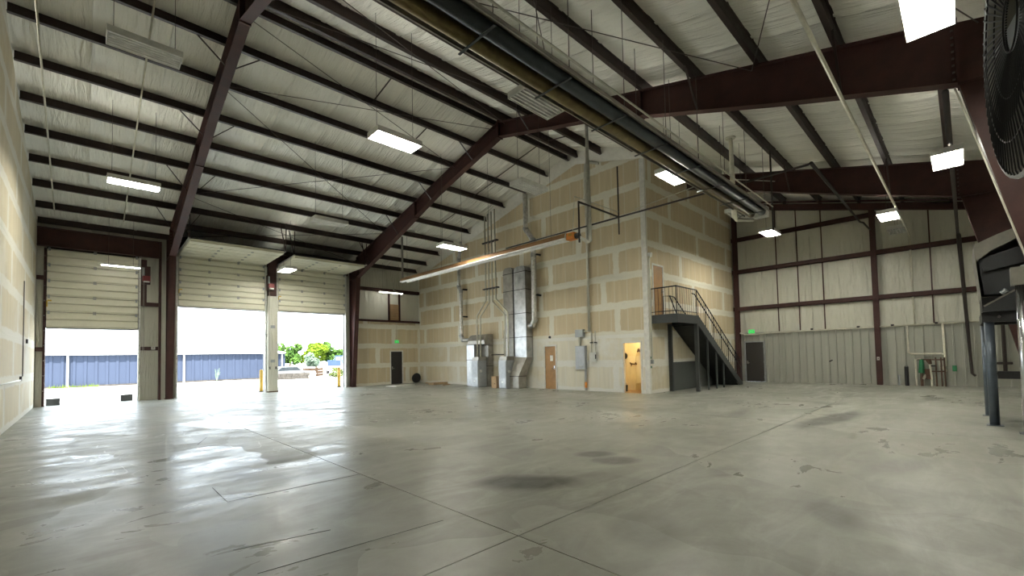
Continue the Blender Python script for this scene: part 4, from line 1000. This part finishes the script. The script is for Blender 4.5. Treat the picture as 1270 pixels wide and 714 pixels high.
for y in (-.5, -1.0): MB().tube([(13.19, y, 2.2), (13.17, y, 2.2)], .03, 8).build('bolt', 'chrome', sd)
hd = thing('machine_hood', 'dark moulded machine hood on the blue grey stand', 'machine', (14.2, -.75, 2.3))
P1 = [(-.20, 3.70), (-.55, 3.86), (-1.0, 4.02), (-1.27, 4.05), (-1.27, 2.62), (-.27, 2.62)]
m = MB()
n = len(P1)
for x in (13.15, 15.2): m.v += [(x, p[0], p[1]) for p in P1]
for i in range(n): 
    m.f.append((i, (i+1) % n, n+(i+1) % n, n+i))
m.f.append(tuple(range(n, 2*n))); 
h1 = m.build('shell', 'hood_grey', hd, fix=False)
P2 = [(-.26, 3.40), (-.9, 3.60), (-1.22, 3.62), (-1.22, 2.66), (-.32, 2.66)]
MB().prism(P2, 'x', 13.22, 13.30).build('dark_recess', 'plastic_black', hd)
MB().prism([(-.20, 3.70), (-.55, 3.86), (-1.0, 4.02), (-1.27, 4.05), (-1.27, 3.85), (-.98, 3.82), (-.45, 3.55), (-.23, 3.35)], 'x', 13.13, 13.16).build('front_lip', 'hood_grey', hd)
MB().bar((13.14, -.32, 3.18), (13.14, -1.2, 3.36), .03, .10).build('inner_ledge', 'plastic_black', hd)
MB().prism([(-.28, 2.62), (-1.25, 2.62), (-1.25, 2.31), (-.28, 2.31)], 'x', 13.4, 15.1).build('plinth', 'black', hd)
MB().prism([(-.26, 2.31), (-.34, 2.48), (-.72, 2.66), (-1.1, 3.0), (-1.2, 3.0), (-1.2, 2.31)], 'x', 13.10, 13.2).build('scoop', 'plastic_black', hd)
MB().bar((13.1, -.30, 2.42), (13.1, -1.05, 2.92), .03, .03).build('scoop_rim', 'hood_grey', hd)
MB().tube([(13.1, -.55, 2.66), (13.08, -.62, 2.72)], .05, 8).build('knob', 'graymetal', hd)
sp = thing('steel_post', 'shiny round steel post at right edge before dark hood', 'post', (12.35, -.76, 0))
MB().tube([(12.35, -.76, .01), (12.35, -.76, 2.72)], .075, 16).build('tube', 'chrome', sp, smooth=True); B(12.20, 12.50, -.90, -.64, 2.72, 3.05).build('saddle', 'hood_grey', sp); B(12.22, 12.48, -.89, -.63, 0, .012).build('foot_plate', 'steelblue', sp); MB().bar((12.35, -.78, 3.05), (12.35, -1.29, 3.3), .06).build('brace', 'graymetal', sp)
# drum fan
def ray(px, py):
    return Fv*1.0 + R2*((px-635)/FPX) + U2*((CYPX-py)/FPX)
fc0 = CAM+ray(1263, 22)*1.8
axis = Vector((-.11, .99, 0)).normalized(); side = Vector((axis.y, -axis.x, 0)); up = Vector((0, 0, 1)); RF = .625; DF = .34
fan = thing('drum_fan', 'large dark round drum fan on wall bracket at upper right', 'fan', (fc0.x, fc0.y-.3, fc0.z-RF))
def ring(c, r, tr, name, mat, n=48):
    pts = [c+(side*math.cos(a)+up*math.sin(a))*r for a in [2*math.pi*k/n for k in range(n+1)]]
    MB().tube(pts, tr, 6).build(name, mat, fan, smooth=True)
m = MB(); n = 48
for k, (d, r) in enumerate(((0, RF), (-.06, RF-.012), (-DF+.06, RF-.012), (-DF, RF), (-DF, RF-.02), (-DF+.06, RF-.03), (-.06, RF-.03), (0, RF-.02))):
    m.v += [tuple(fc0+axis*d+(side*math.cos(2*math.pi*i/n)+up*math.sin(2*math.pi*i/n))*r) for i in range(n)]
for k in range(8):
    for i in range(n): m.f.append((k*n+i, k*n+(i+1) % n, ((k+1) % 8)*n+(i+1) % n, ((k+1) % 8)*n+i))
m.build('drum', 'hood_grey', fan, smooth=True)
ring(fc0, RF+.004, .012, 'rim', 'graymetal'); ring(fc0-axis*DF, RF+.004, .012, 'rim', 'graymetal')
for d, nm in ((.015, 'front_guard'), (-DF-.015, 'rear_guard')):
    m = MB()
    for i in range(72):
        a = 2*math.pi*i/72; v = side*math.cos(a)+up*math.sin(a); m.tube([fc0+axis*d+v*.12, fc0+axis*d*2.2+v*.4, fc0+axis*d+v*(RF-.02), fc0+axis*(d*.2)+v*(RF+.012)], .004, 4)
    for r in (.12, .3, .48):
        m.tube([fc0+axis*d*1.6+(side*math.cos(a)+up*math.sin(a))*r for a in [2*math.pi*k/32 for k in range(33)]], .004, 4)
    m.build(nm, 'black', fan)
for i in range(60):
    a = 2*math.pi*i/60; v = side*math.cos(a)+up*math.sin(a); c = fc0-axis*.045+v*(RF-.006)
    m = MB().obb(c, v*.006, axis*.008, axis.cross(v)*.008); m.build('rim_rivet', 'black', fan)
mc = fc0-axis*.17
MB().tube([mc-axis*.14, mc+axis*.10], .11, 14).build('motor', 'steelblue', fan, smooth=True); MB().tube([mc+axis*.10, mc+axis*.15], .06, 12).build('hub', 'black', fan)
for i in range(4):
    a = math.pi/2*i+.4; v = side*math.cos(a)+up*math.sin(a); wv = axis.cross(v)
    m = MB(); m.obb(mc+axis*.10+v*.34, v*.27, (wv*.11+axis*.05), (axis*.006-wv*.002)); m.build('blade', 'graymetal', fan)
for s2 in (-1, 1): MB().bar(mc+up*s2*.05-side*(RF-.03), mc+up*s2*.05+side*(RF-.03), .03).build('motor_strut', 'black', fan)
e = fc0-axis*DF*.5-up*RF; m = MB(); m.bar(e+up*.02, (e.x, YR+.02, e.z-.05), .06); m.bar(e+up*.02, (e.x, YR+.02, e.z-.6), .05); m.box(e.x-.12, e.x+.12, YR+.002, YR+.04, e.z-.75, e.z+.12); m.build('wall_bracket', 'black', fan)

# ------------------------------------------------------------------ left wall outlets
for (y, z, lab) in ((21.9, 2.45, 'small dark outlet box high on left drywall wall'), (20.1, 1.24, 'small dark outlet box with conduit low on left drywall wall')):
    o = thing('outlet_box', lab, 'outlet', (XL, y, z), 'outlet boxes on left wall'); B(XL+.001, XL+.05, y-.07, y+.07, z-.07, z+.07).build('box', 'black', o); B(XL+.05, XL+.055, y-.04, y+.04, z-.04, z+.04).build('cover', 'graymetal', o)
pipeline('conduit', [(XL+.03, 20.0, 1.2), (XL+.03, 13.0, 1.2)], .018, 'conduit', 'thin grey conduit running low along left drywall wall', 'conduit')
pipeline('conduit', [(XL+.03, 20.55, 4.3), (XL+.03, 20.55, 1.3)], .014, 'rodmat', 'thin dark vertical conduit on left drywall wall', 'conduit')

# ------------------------------------------------------------------ thresholds, blocks, bollards
for (x, y, lab) in ((-.90, 26.4, 'grey concrete block outside narrow left door, left one'), (1.40, 26.4, 'grey concrete block outside narrow left door, right one')):
    o = thing('concrete_block', lab, 'block', (x, y, -.02), 'concrete blocks at first door')
    m = MB(); a, b_ = .20, .15
    m.box(x-a, x+a, y-b_, y-b_+.04, -.02, .24); m.box(x-a, x+a, y+b_-.04, y+b_, -.02, .24)
    for xx in (x-a, x-.02, x+a-.04): m.box(xx, xx+.04, y-b_+.04, y+b_-.04, -.02, .24)
    m.build('shell', 'concrete_block', o); B(x-a-.01, x+a+.01, y-b_-.01, y+b_+.01, .24, .26).build('cap', 'concrete_block', o)
for (x, y, lab) in ((6.88, 26.55, 'yellow bollard outside left of the post between wide doors'), (11.05, 26.4, 'yellow bollard outside right edge of the third overhead door')):
    o = thing('bollard', lab, 'bollard', (x, y, -.02), 'yellow bollards'); MB().tube([(x, y, -.02), (x, y, 1.12)], .085, 14).build('pipe', 'yellow', o, smooth=True); MB().tube([(x, y, 1.12), (x, y, 1.17), (x, y, 1.19)], .085, 14, .02).build('dome', 'yellow', o, smooth=True); MB().tube([(x, y, -.02), (x, y, .02)], .13, 14).build('footing', 'concrete_block', o)

# ------------------------------------------------------------------ outside
ap = MB().box(-120, 160, YD+.16, 140, -.3, -.02).build('ground', 'apron'); tag(ap, 'pale sunlit concrete yard outside the overhead doors', 'ground', kind='structure')
bb = thing('blue_building', 'long low blue metal building across the yard', 'building', (-5, 46, -.02))
m = MB(); xx = -34.0; prof = []
while xx < 13.7: prof += [(xx, 46.0), (xx+.38, 46.0), (xx+.42, 45.95), (xx+.56, 45.95), (xx+.60, 46.0)]; xx += .60
prof.append((13.75, 46.0)); m.sheet(prof, 'z', .10, 2.40); m.box(-34, 13.75, 46.02, 46.1, .02, 2.45); m.box(13.67, 13.75, 46.1, 58, .02, 2.45); m.box(-34, -33.9, 46.1, 58, .02, 2.45); m.build('wall', 'bluebuilding', bb, fix=False)
B(-34.02, 13.77, 45.93, 46.0, -.02, .12).build('base_trim', 'rubble', bb)
m = MB(); m.prism([(45.75, 2.40), (45.75, 2.50), (52, 3.0), (58.2, 2.50), (58.2, 2.40)], 'x', -34.2, 13.95); rf = m.build('roof', 'carpaint', bb)
B(-34.2, 13.95, 45.68, 45.75, 2.38, 2.50).build('gutter', 'whitetrim', bb)
for x in (-.85, 6.05, 13.68, -8): B(x-.07, x+.07, 45.82, 45.93, .0, 2.4).build('downspout', 'carpaint', bb)
B(3.2, 3.7, 45.7, 45.93, 1.75, 1.9).build('wall_light', 'carpaint', bb)
def tree(x, y, h, rx, mat, label, n=1700, trunk=.18, base=-.02, low=.25, group='trees beyond the yard', ls=.16):
    o = thing('tree', label, 'tree', (x, y, base), group); rg = random.Random(int(x*10+y))
    MB().tube([(x, y, base), (x+.1, y, base+h*.35), (x, y+.05, base+h*.7)], trunk, 8, trunk*.35).build('trunk', 'bark', o)
    blobs = [(rg.gauss(0, .38)*rx, rg.gauss(0, .38)*rx, h*rg.uniform(low+.12, .86), rg.uniform(.28, .5)*rx) for _ in range(14)]
    m = MB()
    for i in range(n):
        b = rg.choice(blobs); u = rg.uniform(-1, 1); a = rg.uniform(0, 6.283); r = b[3]*(rg.uniform(.5, 1)**.5); q = math.sqrt(1-u*u)
        c = Vector((x+b[0]+r*q*math.cos(a), y+b[1]+r*q*math.sin(a), max(base+.1, min(base+h, base+b[2]+r*u*.9))))
        d1 = Vector((rg.gauss(0, 1), rg.gauss(0, 1), rg.gauss(0, 1))).normalized(); d2 = d1.orthogonal().normalized(); s = ls*rg.uniform(.7, 1.4); k = len(m.v)
        m.v += [tuple(c+d1*s), tuple(c+d2*s*.6), tuple(c-d1*s), tuple(c-d2*s*.6)]; m.f.append((k, k+1, k+2, k+3))
    m.build('foliage', mat, o, fix=False)
tree(21.3, 68, 4.3, 1.6, 'leaf_green', 'green tree beside end of the blue building', 2200, ls=.2)
tree(25.0, 68, 4.8, 2.0, 'leaf_yellow', 'large yellow green tree in centre of third door view', 3200, ls=.2)
tree(28.0, 70, 4.7, 1.7, 'leaf_green', 'green tree right of the yellow green tree', 2600, ls=.2)
tree(30.2, 70, 4.3, .9, 'leaf_blue', 'narrow blue green tree by maroon column outside', 1300, ls=.16)
tree(20.7, 57.5, 2.75, .95, 'leaf_silver', 'small silvery tree before the yellow green tree', 1800, low=.3, trunk=.08, ls=.12)
tree(19.4, 68, 3.9, 1.2, 'leaf_green', 'green tree partly hidden by corner of blue building', 1500, ls=.2)
for (x, y, h, r, lab) in ((16.35, 39.3, .95, .75, 'olive shrub left of yellow bollard outside third door'),):
    tree(x, y, h, r, 'leaf_olive', lab, 1200, .04, low=.0, group='shrubs in the yard', ls=.07)
wdz = thing('weed_clump', 'tall dry weed before the blue building', 'weed', (8.3, 45.4, -.02)); m = MB(); rg = random.Random(5)
for i in range(26):
    a = rg.uniform(0, 6.28); m.tube([(8.3, 45.4, -.02), (8.3+.12*math.cos(a), 45.4+.1*math.sin(a), .5), (8.3+.3*math.cos(a)*rg.random(), 45.4+.1*math.sin(a), rg.uniform(.6, 1.2))], .018, 4, .006)
m.build('stems', 'leaf_silver', wdz)
wg = thing('weed_patch', 'low green weeds at base of blue building behind first door', 'weed', (-.4, 45.5, -.02)); m = MB()
for i in range(90):
    x = -1.8+rg.random()*2.6; a = rg.uniform(0, 6.28); m.tube([(x, 45.5, -.02), (x+.08*math.cos(a), 45.5+.08*math.sin(a), rg.uniform(.08, .28))], .02, 3, .004)
m.build('blades', 'leaf_yellow', wg)
# crate, pickup, low wall, sign
cr = thing('plank_crate', 'brown plank sided bin beneath the silvery tree', 'crate', (16.3, 45.5, -.02))
for i in range(3):
    B(15.3, 16.05, 45.0, 45.04, .02+i*.29, .02+i*.29+.275).build('plank', 'crate', cr); MB().bar((16.08, 45.02, .155+i*.29), (17.8, 46.6, .155+i*.29), .04, .275).build('plank', 'crate', cr)
for (x, y) in ((15.3, 44.98), (16.06, 44.98), (16.95, 45.75), (17.8, 46.56)): B(x-.04, x+.04, y-.06, y-.0, -.02, .95).build('stake', 'crate', cr)
def pickup(x, y, label):
    r = thing('pickup_truck', label, 'truck', (x, y, -.02)); z = .3
    MB().prism([(x-2.2, .42), (x-2.2, .95), (x-.4, .98), (x+.0, 1.52), (x+1.1, 1.52), (x+1.5, 1.0), (x+2.3, .92), (x+2.35, .42)], 'y', y-.8, y+.8).build('body', 'carpaint', r)
    MB().prism([(x-2.1, .96), (x-2.1, 1.62), (x-.35, 1.62), (x-.35, .98)], 'y', y-.75, y+.75).build('canopy', 'carblue', r)
    B(x+.08, x+.5, y-.81, y-.79, 1.05, 1.42).build('window', 'glassdark', r); B(x+.58, x+1.1, y-.81, y-.79, 1.05, 1.42).build('window', 'glassdark', r)
    for xx in (x-1.4, x+1.5):
        for yy in (y-.78, y+.78): MB().tube([(xx, yy-.11, .33), (xx, yy+.11, .33)], .35, 16).build('wheel', 'tyre', r)
    B(x-2.3, x-2.2, y-.75, y+.75, .40, .55).build('bumper', 'graymetal', r); r.rotation_euler.z = 1.15
pickup(22.3, 54.5, 'white pickup with blue canopy beyond the plank bin')
ca = thing('parked_car', 'pale car parked behind low block wall', 'car', (13.5, 43.9, -.02)); x, y = 13.5, 43.9
MB().prism([(x-2, .25), (x-2, .62), (x-1.2, .72), (x-.7, 1.12), (x+.7, 1.12), (x+1.2, .74), (x+2, .64), (x+2, .25)], 'y', y-.8, y+.8).build('body', 'carpaint', ca)
MB().prism([(x-1.05, .74), (x-.66, 1.06), (x+.64, 1.06), (x+1.0, .76)], 'y', y-.815, y-.80).build('side_window', 'glassdark', ca)
for xx in (x-1.25, x+1.25):
    for yy in (y-.72, y+.72): MB().tube([(xx, yy-.1, .27), (xx, yy+.1, .27)], .29, 14).build('wheel', 'tyre', ca)
lw = thing('block_wall', 'low grey stacked block wall at end of blue building', 'wall', (13.5, 41.9, -.02))
for i in range(6):
    for k in range(2): B(11.7+i*.5+k*.10, 11.7+i*.5+k*.10+.48, 41.7, 42.1, .0+k*.27, .26+k*.27).build('block', 'rubble', lw)
ib = thing('storage_tote', 'pale square tote standing at end of the block wall', 'tote', (15.0, 42.4, -.02)); B(14.75, 15.4, 42.0, 42.7, .08, .62).build('tank', 'whitetrim', ib); B(14.7, 15.45, 41.95, 42.75, -.02, .08).build('pallet', 'wood', ib)
for z in (.2, .36, .52):
    m = MB(); m.box(14.73, 15.42, 41.97, 41.99, z, z+.02); m.box(14.73, 14.75, 41.97, 42.72, z, z+.02); m.build('cage_bar', 'galv', ib)
sg = thing('yard_sign', 'blue and white sign beyond olive shrub outside third door', 'sign', (27.9, 66, -.02))
for x in (27.2, 28.6): B(x-.05, x+.05, 65.95, 66.05, -.02, 2.3).build('post', 'whitetrim', sg)
B(27.0, 28.8, 65.9, 65.95, 1.1, 2.3).build('board', 'carblue', sg); B(27.15, 27.8, 65.88, 65.9, 1.3, 2.1).build('panel', 'carpaint', sg); B(27.95, 28.65, 65.88, 65.9, 1.65, 2.1).build('panel', 'carpaint', sg)
